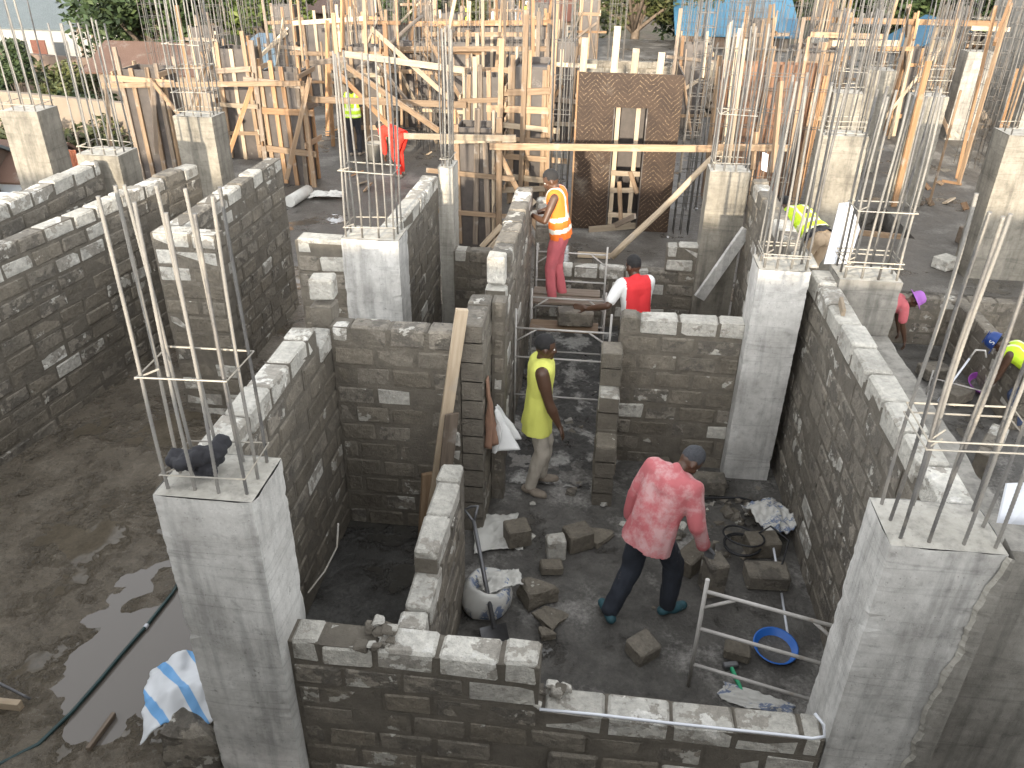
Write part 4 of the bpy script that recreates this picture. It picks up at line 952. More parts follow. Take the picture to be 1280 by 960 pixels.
for y in (20.5, 24, 27.5, 31, 35, 40):
    for x in (-13.5, -10.2, -7.6, -4.4, -2.6, -.4, 1.0, 4.4, 5.6, 7.4, 8.8, 10.6, 12.2, 14.5, 16.8):
        n_ += 1; q = random.Random(n_)
        if q.random() < (.4 if x > 4 else .22) or (y < 25 and -9 < x < -7) or (-1 < x < 3.5 and y < 25): continue
        if -1.5 < x < 1.5 and q.random() < .7: continue
        xx, yy = x + q.uniform(-.4, .4), y + q.uniform(-.6, .6)
        cage('bare bar cage, one of many alike rising among the far columns', xx, xx + .5, yy, yy + .45, q.uniform(3.3, 4.6), (4, 3), .33, .0095, RB, seed=n_, whole=True, lean=.1)
# cast columns further back, damp at the foot
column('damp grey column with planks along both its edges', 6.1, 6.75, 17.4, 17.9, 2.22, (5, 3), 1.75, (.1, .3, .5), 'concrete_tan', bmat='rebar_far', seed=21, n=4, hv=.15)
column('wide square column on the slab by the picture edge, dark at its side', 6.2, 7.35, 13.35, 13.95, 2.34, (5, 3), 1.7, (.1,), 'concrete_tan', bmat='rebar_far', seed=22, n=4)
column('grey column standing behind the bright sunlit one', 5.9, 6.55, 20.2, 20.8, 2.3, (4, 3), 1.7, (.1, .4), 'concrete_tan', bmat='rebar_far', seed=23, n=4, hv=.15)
column('distant column with tall bars beside the crossed orange braces', 9.55, 10.3, 24.2, 24.8, 2.3, (5, 4), 1.9, (.2, .4, .6, .8), 'concrete_dark', bmat='rebar_far', seed=24, n=4, hv=.15)
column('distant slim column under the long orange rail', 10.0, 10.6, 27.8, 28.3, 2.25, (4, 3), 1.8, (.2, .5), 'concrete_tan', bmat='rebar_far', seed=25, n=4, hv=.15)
column('distant column in the gap between two bar cages', 5.9, 6.5, 26.3, 26.8, 2.3, (4, 3), 1.8, (.2, .5), 'concrete_dark', bmat='rebar_far', seed=26, n=4, hv=.15)
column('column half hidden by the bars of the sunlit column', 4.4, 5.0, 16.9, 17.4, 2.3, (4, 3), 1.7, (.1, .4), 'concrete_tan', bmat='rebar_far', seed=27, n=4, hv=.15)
# grey block building at the edge and a pale site wall beyond the shear wall
t = thing('block_building', 'grey block building rising beyond the far columns at the picture edge', 'building', (14, 24.5, 0))
mb = MB(); mb.box((11.4, 24.2, 0), (19, 28, 5.5)); mb.build('wall', 'concrete_dark', t)
mb = MB(); mb.box((11.38, 23.95, 1.1), (19, 24.19, 1.5)); mb.build('ledge', 'concrete', t)
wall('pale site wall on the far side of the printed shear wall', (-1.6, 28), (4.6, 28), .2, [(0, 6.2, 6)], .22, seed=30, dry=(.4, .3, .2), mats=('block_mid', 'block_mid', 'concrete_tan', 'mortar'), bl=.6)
# ------------------------------------------------------------------ beyond the site: houses, sheds, walls, trees
M['plaster_white'] = simple('white_plaster', (.235, .228, .21), .85, .12, 2, dirt=(.45, .4, .33), dthr=.62)
M['plaster_cream'] = simple('cream_plaster', (.20, .16, .12), .9, .15, 1.5, dirt=(.19, .145, .105), dthr=.6)
M['plaster_earth'] = simple('earth_plaster', (.11, .078, .058), .9, .25, 1.2, dirt=(.13, .095, .07), dthr=.55)
M['window_dark'] = simple('dark_glass', (.04, .045, .05), .2, .2, 3, bump=0)
def m_sheet(name, a, b, rust=None, rthr=.5, pitch=14, axis=0):
    k = NT(name); p = k.obj()
    w = k.n('ShaderNodeTexWave', wave_type='BANDS', bands_direction='XYZ'[axis]); w.inputs['Scale'].default_value = pitch; k.l(p, w.inputs['Vector'])
    c = k.mix(k.noise(p, 1.5, 5, .65), a, b)
    if rust: c = k.mix(k.ramp(k.noise(k.mp(p, (1, 1, 1)), .9, 6, .7), [(rthr, 0), (rthr + .1, 1)]), c, rust)
    return k.fin(c, .6, w.outputs['Fac'], .6, .03, .1)
M['roof_grey'] = m_sheet('grey_sheet_roof', (.10, .125, .13), (.15, .175, .18))
M['roof_rust'] = m_sheet('rusty_sheet_roof', (.12, .065, .045), (.2, .125, .09), (.24, .2, .17), .55)
M['roof_red'] = m_sheet('red_brown_roof', (.13, .05, .035), (.18, .08, .055))
M['roof_blue'] = m_sheet('blue_sheet_roof', (.05, .18, .30), (.085, .235, .36))
M['sheet_red'] = m_sheet('red_rust_sheet', (.28, .08, .04), (.36, .14, .07), (.3, .28, .27), .56)
M['sheet_pale'] = m_sheet('pale_metal_sheet', (.5, .54, .58), (.66, .69, .72))
M['sheet_blue'] = m_sheet('dull_blue_sheet', (.12, .2, .28), (.2, .27, .34))
M['tank_black'] = simple('black_tank_plastic', (.03, .03, .035), .5)
M['trunk'] = simple('bark', (.12, .09, .065), .9, .4, 6, bump=.8)
def m_leaf(name, a, b, c_):
    k = NT(name)
    c = k.ramp(k.isl(), [(.0, a), (.5, b), (1, c_)])
    c = k.mix(1, c, k.ramp(k.noise(k.pos(), .5, 3), [(.3, .75), (.7, 1.3)]), 'MULTIPLY')
    k.b.inputs['Transmission Weight'].default_value = 0
    return k.fin(c, .6)
M['leaf_a'] = m_leaf('dark_leaves', (.013, .024, .007), (.024, .042, .011), (.045, .062, .018))
M['leaf_b'] = m_leaf('olive_leaves', (.025, .033, .009), (.046, .055, .016), (.08, .08, .028))
M['leaf_c'] = m_leaf('yellow_green_leaves', (.028, .045, .009), (.052, .075, .014), (.088, .104, .026))  # lighter, yellower foliage colour
def leaves(mb, c, r, n, s, rnd):
    for i in range(n):
        d = Vector((rnd.gauss(0, 1), rnd.gauss(0, 1), rnd.gauss(0, 1))).normalized() * (rnd.random() ** .4)
        p = Vector(c) + Vector((d.x * r[0], d.y * r[1], d.z * r[2]))
        a = Vector((rnd.gauss(0, 1), rnd.gauss(0, 1), rnd.gauss(0, .6))).normalized(); b = a.orthogonal().normalized()
        k = s * rnd.uniform(.6, 1.5)
        mb.add([p - a * k, p + b * k * .5, p + a * k, p - b * k * .5], [(0, 1, 2, 3)])
def tree(label, x, y, z0, h, cr, mat, seed, lobes=11, n=260, s=.22, name='leafy_tree', low=.35, group=None):
    n = int(n * 2.6); s *= .6; rnd = random.Random(seed); t = thing(name, label, 'tree', (x, y, z0), group)
    mb = MB(); top = (x + rnd.uniform(-.3, .3), y, z0 + h * .6)
    mb.tube([(x, y, z0), (x + .05 * h * rnd.uniform(-1, 1), y, z0 + h * .3), top], [.05 * h, .035 * h, .02 * h], 8)
    cs = []
    for i in range(lobes):
        a = rnd.uniform(0, 6.28); q = cr * rnd.uniform(.15, .85); zz = z0 + h * rnd.uniform(low + .1, .93)
        f = 1 - abs((zz - z0) / h - .62) * 1.1
        c = (x + q * f * math.cos(a), y + q * f * math.sin(a), zz); cs.append(c)
        mb.tube([(x, y, z0 + h * low * .8), ((x + c[0]) / 2, (y + c[1]) / 2, (z0 + h * low + zz) / 2 + .1), c], [.022 * h, .014 * h, .005 * h], 5)
    mb.build('trunk', 'trunk', t)
    mb = MB()
    for c in cs:
        r = cr * rnd.uniform(.25, .5); leaves(mb, c, (r, r, r * .7), n, s, rnd)
    mb.build('crown', mat, t)
    return t
tree('broad dark tree behind the site wall beside the white house', -22.5, 41, -2.7, 9.0, 5.4, 'leaf_a', 1, 22, 330, .26, low=.12)
tree('yellow-green tree merging with the broad dark tree', -17.5, 43.5, -2.2, 8.2, 4.0, 'leaf_c', 2, 16, 300, .25, low=.12)
tree('round bush-like tree standing before the earth coloured wall', -23.2, 31, -2.7, 3.6, 1.3, 'leaf_a', 3, 9, 260, .12, low=.05)
tree('small dark tree at the picture edge above the cream wall', -26.6, 31, -2.7, 4.4, 1.7, 'leaf_a', 4, 9, 260, .13, low=.05)
tree('shade tree with a bare trunk standing on the grass slope', 1.2, 46.5, -1.2, 6.0, 4.0, 'leaf_b', 5, 18, 300, .22, low=.3)
tree('tree beside the brown hipped roof', 5.2, 52, -1.1, 6.5, 4.2, 'leaf_a', 6, 16, 300, .25, low=.1)
tree('dark tree behind the blue roofed building', 10.5, 58, -1, 8.5, 5.5, 'leaf_a', 7, 18, 300, .3, low=.08)
tree('tall dark tree between the two blue roofs', 16.5, 56, -1, 8.0, 5.5, 'leaf_a', 8, 18, 300, .3, low=.06)
tree('dark tree above the orange rail', 22.5, 55, -1, 8.0, 5.5, 'leaf_a', 9, 18, 300, .3, low=.06)
tree('olive tree behind the grey tarpaulin', -6.8, 56, -1, 6.0, 4.2, 'leaf_b', 10, 14, 300, .28, low=.08)
tree('dark tree behind the highest board of the timber yard', -12.5, 58, -1, 6.0, 4.0, 'leaf_a', 11, 14, 280, .28, low=.08)
tree('tree at the far corner behind the grey block building', 29, 52, -1, 8, 5, 'leaf_b', 12, 14, 280, .3, low=.06)
tree('tree standing between the hillside roofs', -27, 62, -2.4, 7.5, 4, 'leaf_b', 13, 12, 260, .28, low=.1)
# hedge below the cream wall
rnd = random.Random(5); t = thing('garden_hedge', 'ragged hedge with dry orange tips below the cream wall', 'hedge', (-16, 22, -1.2))
mb = MB()
for i in range(30):
    x = -18.2 + i * .2; leaves(mb, (x, 22 + rnd.uniform(-.5, .5), -1.3 + rnd.uniform(.0, 1.15)), (.5, .5, .42), 130, .085, rnd)
mb.build('foliage', 'leaf_b', t)
mb = MB()
for i in range(16): mb.tube([(-18 + i * .36, 22, -1.25), (-18 + i * .36 + rnd.uniform(-.2, .2), 21.8, -.3)], [.03, .01], 5)
mb.build('stems', 'trunk', t)
for i, (px, py, w, s_) in enumerate(((400, 168, .8, 31), (860, 22, 1.4, 32), (330, 88, .8, 33))):
    p = at(px, py, -1.2 if i else 0); mb = MB()
    if i == 0: continue
    for j in range(7): leaves(mb, (p.x + rnd.uniform(-w, w), p.y + rnd.uniform(-.4, .4), p.z + rnd.uniform(.2, 1.0)), (.6, .5, .5), 140, .1, rnd)
    tag(mb.build('shrub', 'leaf_c'), ('', 'bright shrub at the foot of the blue roofed building', 'shrub growing behind the column forms')[i], 'shrub')

for i, (x, y, w) in enumerate(((-29, 36, 2.2), (-20.5, 30, 2.0), (-17, 39.5, 1.6), (-32, 33, 2.4), (-25, 36.5, 1.6))):
    mb = MB()
    for j in range(14): leaves(mb, (x + rnd.uniform(-w, w), y + rnd.uniform(-.6, .6), -2.3 + rnd.uniform(0, 1.2)), (.7, .6, .55), 110, .12, rnd)
    tag(mb.build('shrub', 'leaf_a' if i % 2 else 'leaf_b'), 'scrub bush ' + ('below the white house wall', 'behind the garden hedge', 'behind the rusty sheds', 'at the picture edge behind the cream wall', 'in front of the earth coloured wall')[i], 'shrub')
def house(label, x0, x1, y0, y1, z0, h, rh, wm, rm, axis='x', over=.45, wins=(), door=None, cat='house', name='house', hip=False, group=None):
    t = thing(name, label, cat, ((x0 + x1) / 2, (y0 + y1) / 2, z0), group)
    mb = MB(); mb.box((x0, y0, z0), (x1, y1, z0 + h))
    xm, ym = (x0 + x1) / 2, (y0 + y1) / 2
    if not hip:
        if axis == 'x': mb.add([(x0, y0, z0 + h), (x0, y1, z0 + h), (x0, ym, z0 + h + rh * .93), (x1, y0, z0 + h), (x1, y1, z0 + h), (x1, ym, z0 + h + rh * .93)], [(0, 2, 1), (3, 4, 5)])
        elif axis == 'y': mb.add([(x0, y0, z0 + h), (x1, y0, z0 + h), (xm, y0, z0 + h + rh * .93), (x0, y1, z0 + h), (x1, y1, z0 + h), (xm, y1, z0 + h + rh * .93)], [(0, 1, 2), (3, 5, 4)])
    mb.build('wall', wm, t)
    o = over; mb = MB(); zz = z0 + h - .05
    def slab(a, b, c, d):
        n = (Vector(b) - Vector(a)).cross(Vector(d) - Vector(a)).normalized() * .07
        P = [Vector(p) for p in (a, b, c, d)]
        mb.add([p for p in P] + [p + n for p in P], [(3, 2, 1, 0), (4, 5, 6, 7), (0, 1, 5, 4), (1, 2, 6, 5), (2, 3, 7, 6), (3, 0, 4, 7)])
    if hip:
        k = min(x1 - x0, y1 - y0) / 2
        r0, r1 = ((x0 + k, ym), (x1 - k, ym)) if x1 - x0 >= y1 - y0 else ((xm, y0 + k), (xm, y1 - k))
        zr = z0 + h + rh; a, b, c, d = (x0 - o, y0 - o, zz), (x1 + o, y0 - o, zz), (x1 + o, y1 + o, zz), (x0 - o, y1 + o, zz)
        e, f = (*r0, zr), (*r1, zr)
        mb.add([a, b, c, d, e, f], [(0, 1, 5, 4), (1, 2, 5), (2, 3, 4, 5), (3, 0, 4), (3, 2, 1, 0)] if x1 - x0 >= y1 - y0 else [(0, 1, 4), (1, 2, 5, 4), (2, 3, 5), (3, 0, 4, 5), (3, 2, 1, 0)])
    elif axis == 'x':
        slab((x0 - o, y0 - o, zz - .1), (x1 + o, y0 - o, zz - .1), (x1 + o, ym, z0 + h + rh), (x0 - o, ym, z0 + h + rh))
        slab((x0 - o, ym, z0 + h + rh), (x1 + o, ym, z0 + h + rh), (x1 + o, y1 + o, zz - .1), (x0 - o, y1 + o, zz - .1))
    elif axis == 'y':
        slab((x0 - o, y1 + o, zz - .1), (x0 - o, y0 - o, zz - .1), (xm, y0 - o, z0 + h + rh), (xm, y1 + o, z0 + h + rh))
        slab((xm, y1 + o, z0 + h + rh), (xm, y0 - o, z0 + h + rh), (x1 + o, y0 - o, zz - .1), (x1 + o, y1 + o, zz - .1))
    else:   # one slope falling towards the viewer
        slab((x0 - o, y0 - o, zz), (x1 + o, y0 - o, zz), (x1 + o, y1 + o, zz + rh), (x0 - o, y1 + o, zz + rh))
    mb.build('roof', rm, t)
    for x, z, w, hh in wins:
        m2 = MB(); m2.box((x - w / 2, y0 - .05, z0 + z), (x + w / 2, y0 - .004, z0 + z + hh)); wo = m2.build('window', 'plaster_white', t)
        m2 = MB(); m2.box((x - w / 2 + .08, y0 - .07, z0 + z + .08), (x + w / 2 - .08, y0 - .054, z0 + z + hh - .08)); m2.build('pane', 'window_dark', wo)
    if door:
        m2 = MB(); m2.box((door - .45, y0 - .06, z0), (door + .45, y0 - .004, z0 + 2)); m2.build('door', 'roof_red', t)
    return t
house('white house under a grey sheet roof, uphill beyond the cream wall', -39, -29.5, 47, 54, -3.1, 2.75, 1.05, 'plaster_white', 'roof_grey', 'x', wins=[(-37.2, .9, 1.1, 1.1), (-34.6, .9, 1.1, 1.1), (-31.8, 1, .9, 1)], door=-33.2)
house('white flat faced annex beside the grey roofed house', -29.2, -25.0, 46.5, 51, -2.7, 4.4, .5, 'plaster_white', 'roof_grey', 'mono', wins=[(-26.9, 1.3, 1.1, .8)])
t = thing('water_tank', 'black water tank on a stand by the white house', 'water tank', (-28.9, 45.5, -2.8))
mb = MB(); mb.lathe([(.01, 1.6), (.6, 1.6), (.62, 1.7), (.62, 2.5), (.6, 2.6), (.2, 2.8), (.01, 2.82)], 16, T=Matrix.Translation((-28.9, 45.5, -1.75))); mb.build('tank', 'tank_black', t)
mb = MB()
for sx in (-.4, .4):
    for sy in (-.4, .4): mb.box((-28.9 + sx - .06, 45.5 + sy - .06, -2.8), (-28.9 + sx + .06, 45.5 + sy + .06, -.22))
mb.box((-29.5, 44.9, -.215), (-28.3, 46.1, -.155)); mb.build('stand', 'trunk', t)
def gwall(label, p, q, h, th, mat, z0=-1.3):
    mb = MB(); mb.plank(Vector((*p, z0 + h / 2)), Vector((*q, z0 + h / 2)), h, th, ch=.02)
    return tag(mb.build('garden_wall', mat), label, 'wall')
gwall('long cream boundary wall at the edge of the plot', (-24, 24.9), (-13.5, 22.6), 3.2, .25, 'plaster_cream', -2.75)
gwall('earth coloured garden wall below the white house', (-36, 41), (-22, 38.5), 2.0, .3, 'plaster_earth', -2.8)
gwall('brown wall joining the garden wall to the rusty sheds', (-22, 39.5), (-15, 37), 2.3, .3, 'plaster_earth', -2.7)
gwall('pale low wall behind the column form with thin bars', (-13.4, 24.2), (-9.8, 23.5), 1.5, .25, 'plaster_cream', -.9)
house('shed with a rusty sheet roof below the earth coloured wall', -21, -16.2, 33, 36.5, -2.7, 2.4, .8, 'plaster_cream', 'roof_rust', 'x')
house('second shed with a rusty roof, closer to the timber forms', -15.4, -12.4, 33, 36, -2.2, 2.2, .7, 'plaster_earth', 'roof_rust', 'y')
house('tiny shed with a grey tiled roof and pale metal walls by the dark sided column', -14.7, -13.2, 17.6, 19.6, -2.4, 2.05, .55, 'sheet_pale', 'roof_rust', 'x', .15, name='shed', cat='shed')
house('lean-to of orange planks under a white sheet at the picture edge', -14.2, -12.3, 14.3, 15.6, -2.4, 2.0, .25, 'timber_orange', 'white_board', 'mono', .12, name='shed', cat='shed')
house('low shed roof with grey ribs behind the white lean-to', -16.8, -14.4, 16.4, 18.8, -2.4, 2.3, .5, 'plaster_earth', 'roof_grey', 'x', .1, name='shed', cat='shed')
house('blue sheeted shed among the column forms', -14.2, -11.0, 32.2, 34, -1.2, 2.0, .3, 'sheet_blue', 'sheet_blue', 'mono', .1, name='shed', cat='shed')
t = thing('sheet_fence', 'patchwork fence of red and grey rusty sheets behind the short column', 'fence', (-12, 18.5, -1.25))
for i in range(8):
    x = -14.0 + i * .52; mb = MB(); nn = 12
    fr = [(x + .5 * j / nn, 18.2 - .1 * i + .018 * math.sin(j * 1.9), -1.25) for j in range(nn + 1)]
    hh = 1.25 + .12 * ((i * 7) % 3)
    vs = fr + [(a, b, -1.25 + hh) for a, b, c in fr] + [(a, b + .02, -1.25) for a, b, c in fr] + [(a, b + .02, -1.25 + hh) for a, b, c in fr]; N = nn + 1
    mb.add(vs, [(j, j + 1, N + j + 1, N + j) for j in range(nn)] + [(2 * N + j + 1, 2 * N + j, 3 * N + j, 3 * N + j + 1) for j in range(nn)] + [(N + j, N + j + 1, 3 * N + j + 1, 3 * N + j) for j in range(nn)])
    mb.build('sheet', ('sheet_red', 'sheet_pale', 'sheet_red', 'sheet_red', 'roof_rust')[i % 5], t)
house('house with a hipped brown roof on the grass slope', -5.2, -.9, 50, 54.5, -1.2, 1.7, 1.7, 'plaster_earth', 'roof_red', hip=True, over=.6, wins=[(-3.8, .6, .8, .8), (-2.1, .6, .8, .8)])
t = house('long building under a bright blue sheet roof', 3.6, 8.6, 43, 47.5, -1.25, 1.9, 1.9, 'plaster_earth', 'roof_blue', 'mono', .5)
for i in range(5):
    mb = MB(); mb.box((3.5 + i * 1.2, 42.55, -1.25), (3.64 + i * 1.2, 42.69, .58)); mb.build('pillar', 'plaster_cream', t)
house('smaller building under a blue sheet roof, beyond the orange rail', 14.2, 17.4, 42, 46, -1.25, 1.6, 1.1, 'sheet_blue', 'roof_blue', 'y', .4)
q = random.Random(9)
HL = [(-34, 66), (-25.5, 70), (-19.5, 58), (-15.5, 66), (-20, 78), (-9.5, 68), (-28, 86), (-12, 84), (-38, 80), (-2, 74), (-44, 62), (-48, 52), (-44, 41)]
HN = ['house with an earth wall at the top picture edge beyond the annex', 'rusty roofed house above the annex', 'pinkish house behind the broad dark tree', 'low rusty house above the blue shed', 'pale house high on the slope', 'small house behind the highest boards',
      'uppermost house on the slope', 'house with a faded roof high behind the timber yard', 'house on the slope beyond the white one', 'house hidden by the tall posts', 'reddish house next to the white one', 'brick coloured house at the corner', 'house below the brick coloured one']
for (x, y), nm in zip(HL, HN):
    w, d = q.uniform(5, 8), q.uniform(4, 6); z = -1.25 + (y - 46) * .012 - 1.5 * min(1, max(0, (-13 - x) / 6)) + max(0, (-x - 30) * .02)
    house(nm, x - w / 2, x + w / 2, y, y + d, z - .3, q.uniform(2.3, 3), q.uniform(.9, 1.6), q.choice(['plaster_earth', 'plaster_cream', 'plaster_earth']), q.choice(['roof_rust', 'roof_rust', 'roof_grey', 'roof_red']), q.choice('xy'), wins=[(x - 1.4, .9, 1, 1), (x + 1.2, .9, 1, 1)], door=x)
# heaps of material on the slab
M['stone'] = m_block('rubble_stone', (.2, .16, .12), (.38, .31, .24), (.5, .45, .38), .8)
def heap(label, c, r, n, size, mat, seed, cat='heap', name='stone_heap'):
    q = random.Random(seed); mb = MB()
    for i in range(n):
        d = q.random() ** .6; a = q.uniform(0, 6.28); z = (1 - d) * r[2] * q.random()
        T = Matrix.Translation((c[0] + r[0] * d * math.cos(a), c[1] + r[1] * d * math.sin(a), c[2] + z + size * .3)) @ Matrix.Rotation(q.uniform(0, 3), 4, (q.random(), q.random(), q.random()))
        mb.cbox((0, 0, 0), (size * q.uniform(.6, 1.4), size * q.uniform(.6, 1.2), size * q.uniform(.4, .9)), size * .2, 0, T, size * .1, q)
    o = mb.build(name, mat); tag(o, label, cat); return o
heap('heap of rough stones under the blue roof', (3.9, 27.5, 0), (1.2, 1, 1.6), 160, .28, 'stone', 1)
heap('low heap of broken stones beside the distant stacked timber', (11, 26.5, 0), (1.2, .8, .5), 70, .25, 'stone', 2)
t = thing('timber_stack', 'stack of reddish sawn timber beyond the far columns', 'timber stack', (12.4, 28, 0))
q = random.Random(4)
for k in range(7):
    for j in range(5):
        board('plank', (11.4 + q.uniform(-.3, .2), 28 + j * .22, .08 + k * .17), (14 + q.uniform(-.3, .3), 28 + j * .22, .08 + k * .17), .14, .2, mat=q.choice(['timber', 'timber_orange', 'roof_red']), parent=t)
q = random.Random(6)
for i in range(46):        # offcuts lying on the slab
    x, y = q.choice([(q.uniform(6.2, 9.5), q.uniform(15, 24)), (q.uniform(-8, -3), q.uniform(16, 22)), (q.uniform(6.8, 8.8), q.uniform(14.5, 19)), (q.uniform(-1.6, -.9), q.uniform(13, 17))])
    a = q.uniform(0, 3.14); L = q.uniform(.12, .5)
    o = board('timber_offcut', (x, y, .03), (x + L * math.cos(a), y + L * math.sin(a), .03 + q.uniform(0, .08)), q.uniform(.06, .12), .035, (0, 0, 1), q.choice(TM)); o.rotation_euler.x += 1.2
    tag(o, 'small timber offcut lying on the wet slab among many alike', 'offcut', 'timber offcuts on the slab')
# ------------------------------------------------------------------ loose things
M['sack'] = simple('dirty_white_sack', (.55, .54, .50), .85, .1, 6, dirt=(.3, .28, .25), dthr=.58)
def m_tarp():
    k = NT('striped_tarp'); p = k.obj(); s = k.n('ShaderNodeSeparateXYZ'); k.l(k.mp(p, (1, 1, 1), (0, 0, rad(38))), s.inputs[0])
    f = k.mul(k.mul(k.mul(s.outputs[1], 5.2), .5, 'ADD'), 1, 'FRACT')
    c = k.mix(k.ramp(f, [(.0, 0), (.30, 0), (.32, 1), (.58, 1), (.60, 0)]), (.68, .70, .72), (.16, .38, .68))
    return k.fin(c, .5, k.noise(p, 30, 3), .2, .004)
M['tarp'] = m_tarp()
def m_print(name, base, ink):
    k = NT(name); p = k.obj(); n = k.noise(k.mp(p, (9, 22, 9)), 1.4, 3, .7); msk = k.noise(p, 3.5, 1)
    c = k.mix(k.mul(k.ramp(n, [(.5, 0), (.54, .85)]), k.ramp(msk, [(.47, 0), (.52, 1)])), base, ink)
    c = k.mix(k.ramp(k.noise(p, 5, 6, .7), [(.56, 0), (.72, .8)]), c, (.3, .28, .25))
    return k.fin(c, .8, k.noise(p, 26, 4), .3, .006)
M['sack_print'] = m_print('printed_cement_sack', (.58, .57, .53), (.10, .15, .27))
M['brown_cloth'] = simple('brown_bag_cloth', (.26, .15, .10), .9, .2, 6)
M['black_rubber'] = simple('black_rubber', (.018, .018, .02), .5, .2, 6)
M['hose'] = simple('dark_green_hose', (.02, .05, .05), .35, .2, 6)
M['paint_tube'] = simple('pale_painted_tube', (.45, .43, .40), .6, .15, 8, dirt=(.3, .22, .15), dthr=.62)
M['blue_plastic'] = simple('blue_basin_plastic', (.02, .13, .48), .35, .08, 4, bump=0)
M['purple_plastic'] = simple('purple_basin_plastic', (.30, .07, .36), .4, .1, 4, bump=0)
M['green_plastic'] = simple('green_handle', (.03, .36, .17), .45, .1, 4, bump=0)
M['iron'] = simple('worn_iron', (.16, .16, .165), .45, .3, 8, metal=.6)
M['alu'] = simple('white_metal_strip', (.68, .70, .74), .4, .06, 5, metal=.2, bump=0)
M['grey_tarp'] = simple('grey_tarpaulin', (.38, .39, .4), .7, .1, 2)
def crumple(name, c, sx, sy, hgt, mat, label, cat, seed, rot=0, drape=None, th=.006, n=26, parent=None):
    """a cloth or sack sheet with folds and a ragged outline, given real thickness"""
    mb = MB(); q = random.Random(seed); C = Matrix.Translation(c) @ Matrix.Rotation(rot, 4, 'Z'); vs = []
    for j in range(n + 1):
        for i in range(n + 1):
            a, b = i / n * 2 - 1, j / n * 2 - 1
            rag = 1 + .16 * noise.noise((a * 1.7 + seed, b * 1.7, 3)) + .06 * noise.noise((a * 5, b * 5 + seed, 1))
            x, y = a * sx / 2 * rag, b * sy / 2 * rag
            r = noise.noise((a * 1.5 + seed, b * 1.5, 0)); r2 = abs(noise.noise((a * 3.1, b * 3.1 + seed, 5)))
            z = hgt * max(0, (1 - (a * a + b * b) * .45)) * (.45 + .6 * r) + hgt * .5 * (.5 - r2) + .01
            if drape: z = drape(x, y, a, b) + hgt * .35 * (r + .5 * (.5 - r2))
            else: z = max(z, .012 + .01 * r)
            vs.append(C @ Vector((x, y, z)))
    N = n + 1; k = len(vs); fs = [(j * N + i, j * N + i + 1, (j + 1) * N + i + 1, (j + 1) * N + i) for j in range(n) for i in range(n)]
    lo = [v - Vector((0, 0, th)) for v in vs]
    fs2 = [tuple(reversed([x + k for x in f])) for f in fs]
    rim = [i for i in range(N)] + [j * N + n for j in range(1, N)] + [n * N + i for i in range(n - 1, -1, -1)] + [j * N for j in range(n - 1, 0, -1)]
    fs3 = [(rim[(i + 1) % len(rim)], rim[i], rim[i] + k, rim[(i + 1) % len(rim)] + k) for i in range(len(rim))]
    mb.add(vs + lo, fs + fs2 + fs3, 0, True); o = mb.build(name, mat, parent)
    return tag(o, label, cat) if parent is None else o
def block(label, p, d=(.34, .19, .17), rz=0, tilt=(0, 0), mat='block_mid', broken=False, name='concrete_block', group=None, seed=None):
    q = random.Random(seed if seed is not None else int(p[0] * 991 + p[1] * 77)); mb = MB()
    T = Matrix.Translation((p[0], p[1], (p[2] if len(p) > 2 else .03) + d[2] / 2)) @ Matrix.Rotation(rz, 4, 'Z') @ Matrix.Rotation(tilt[0], 4, 'X') @ Matrix.Rotation(tilt[1], 4, 'Y')
    if not broken: mb.cbox((0, 0, 0), d, .014, 0, T, .005, q)
    else:
        n = 12; vs = []
        for j in range(n):
            for i in range(n * 2):
                th = math.pi * (j + .5) / n; ph = math.pi * i / n; v = Vector((math.sin(th) * math.cos(ph), math.sin(th) * math.sin(ph), math.cos(th)))
                m = max(abs(v.x), abs(v.y), abs(v.z)); v = v / m * .5
                k = 1 + .22 * noise.noise(v * 2.2 + Vector((q.random() * 0 + (seed or 1) * 3.1, 0, 0))); v = Vector((v.x * d[0], v.y * d[1], v.z * d[2])) * k
                cutn = Vector((.6, .5, .62)); e = v.dot(cutn) - .28 * d[0]
                if e > 0: v -= cutn * e * .9
                vs.append(T @ v)
        N = n * 2; mb.add(vs, [(j * N + i, (j + 1) * N + i, (j + 1) * N + (i + 1) % N, j * N + (i + 1) % N) for j in range(n - 1) for i in range(N)] + [tuple(range(N))] + [tuple((n - 1) * N + i for i in range(N))[::-1]], 0, False)
    o = mb.build(name, mat); return tag(o, label, 'block', group)
def g0(px, py, z=.03): p = at(px, py, z); return (p.x, p.y, z)
block('pale upright block on the room floor, whitest of the loose ones', g0(694, 695), (.17, .15, .22), .3, mat='block_dry')
block('dark block with a grey top standing next to the whitest block', g0(722, 682), (.24, .2, .2), .5, mat='block_damp', seed=3)
block('flat broken slab piece just behind the dark block', g0(746, 672), (.26, .22, .06), .9, mat='block_damp', broken=True, seed=4)
block('small dark half block in front of the whitest block', g0(689, 714), (.2, .13, .1), .2, mat='block_damp', seed=5)
block('rough dark lump with a brown top beside the rubble sack', g0(672, 748), (.28, .22, .19), .6, mat='block_damp', broken=True, seed=6)
block('splintered dark slab lying tilted in the middle of the floor', g0(688, 774), (.26, .2, .07), 1.0, (.3, .25), 'block_damp', True, seed=7)
block('small dark chip below the splintered slab', g0(684, 795), (.12, .1, .07), .3, mat='block_damp', broken=True, seed=8)
block('brown topped half block lying alone near the low wall', g0(802, 818), (.22, .2, .15), .7, (.1, 0), 'block_mid', seed=9)
block('dark block resting in the torn sack', (g0(646, 680)[0], g0(646, 680)[1], .06), (.22, .2, .2), .4, mat='block_damp', seed=10)
block('long dark block lying by the right hand of the man in pink', g0(866, 705), (.4, .2, .18), .9, mat='block_damp', seed=11)
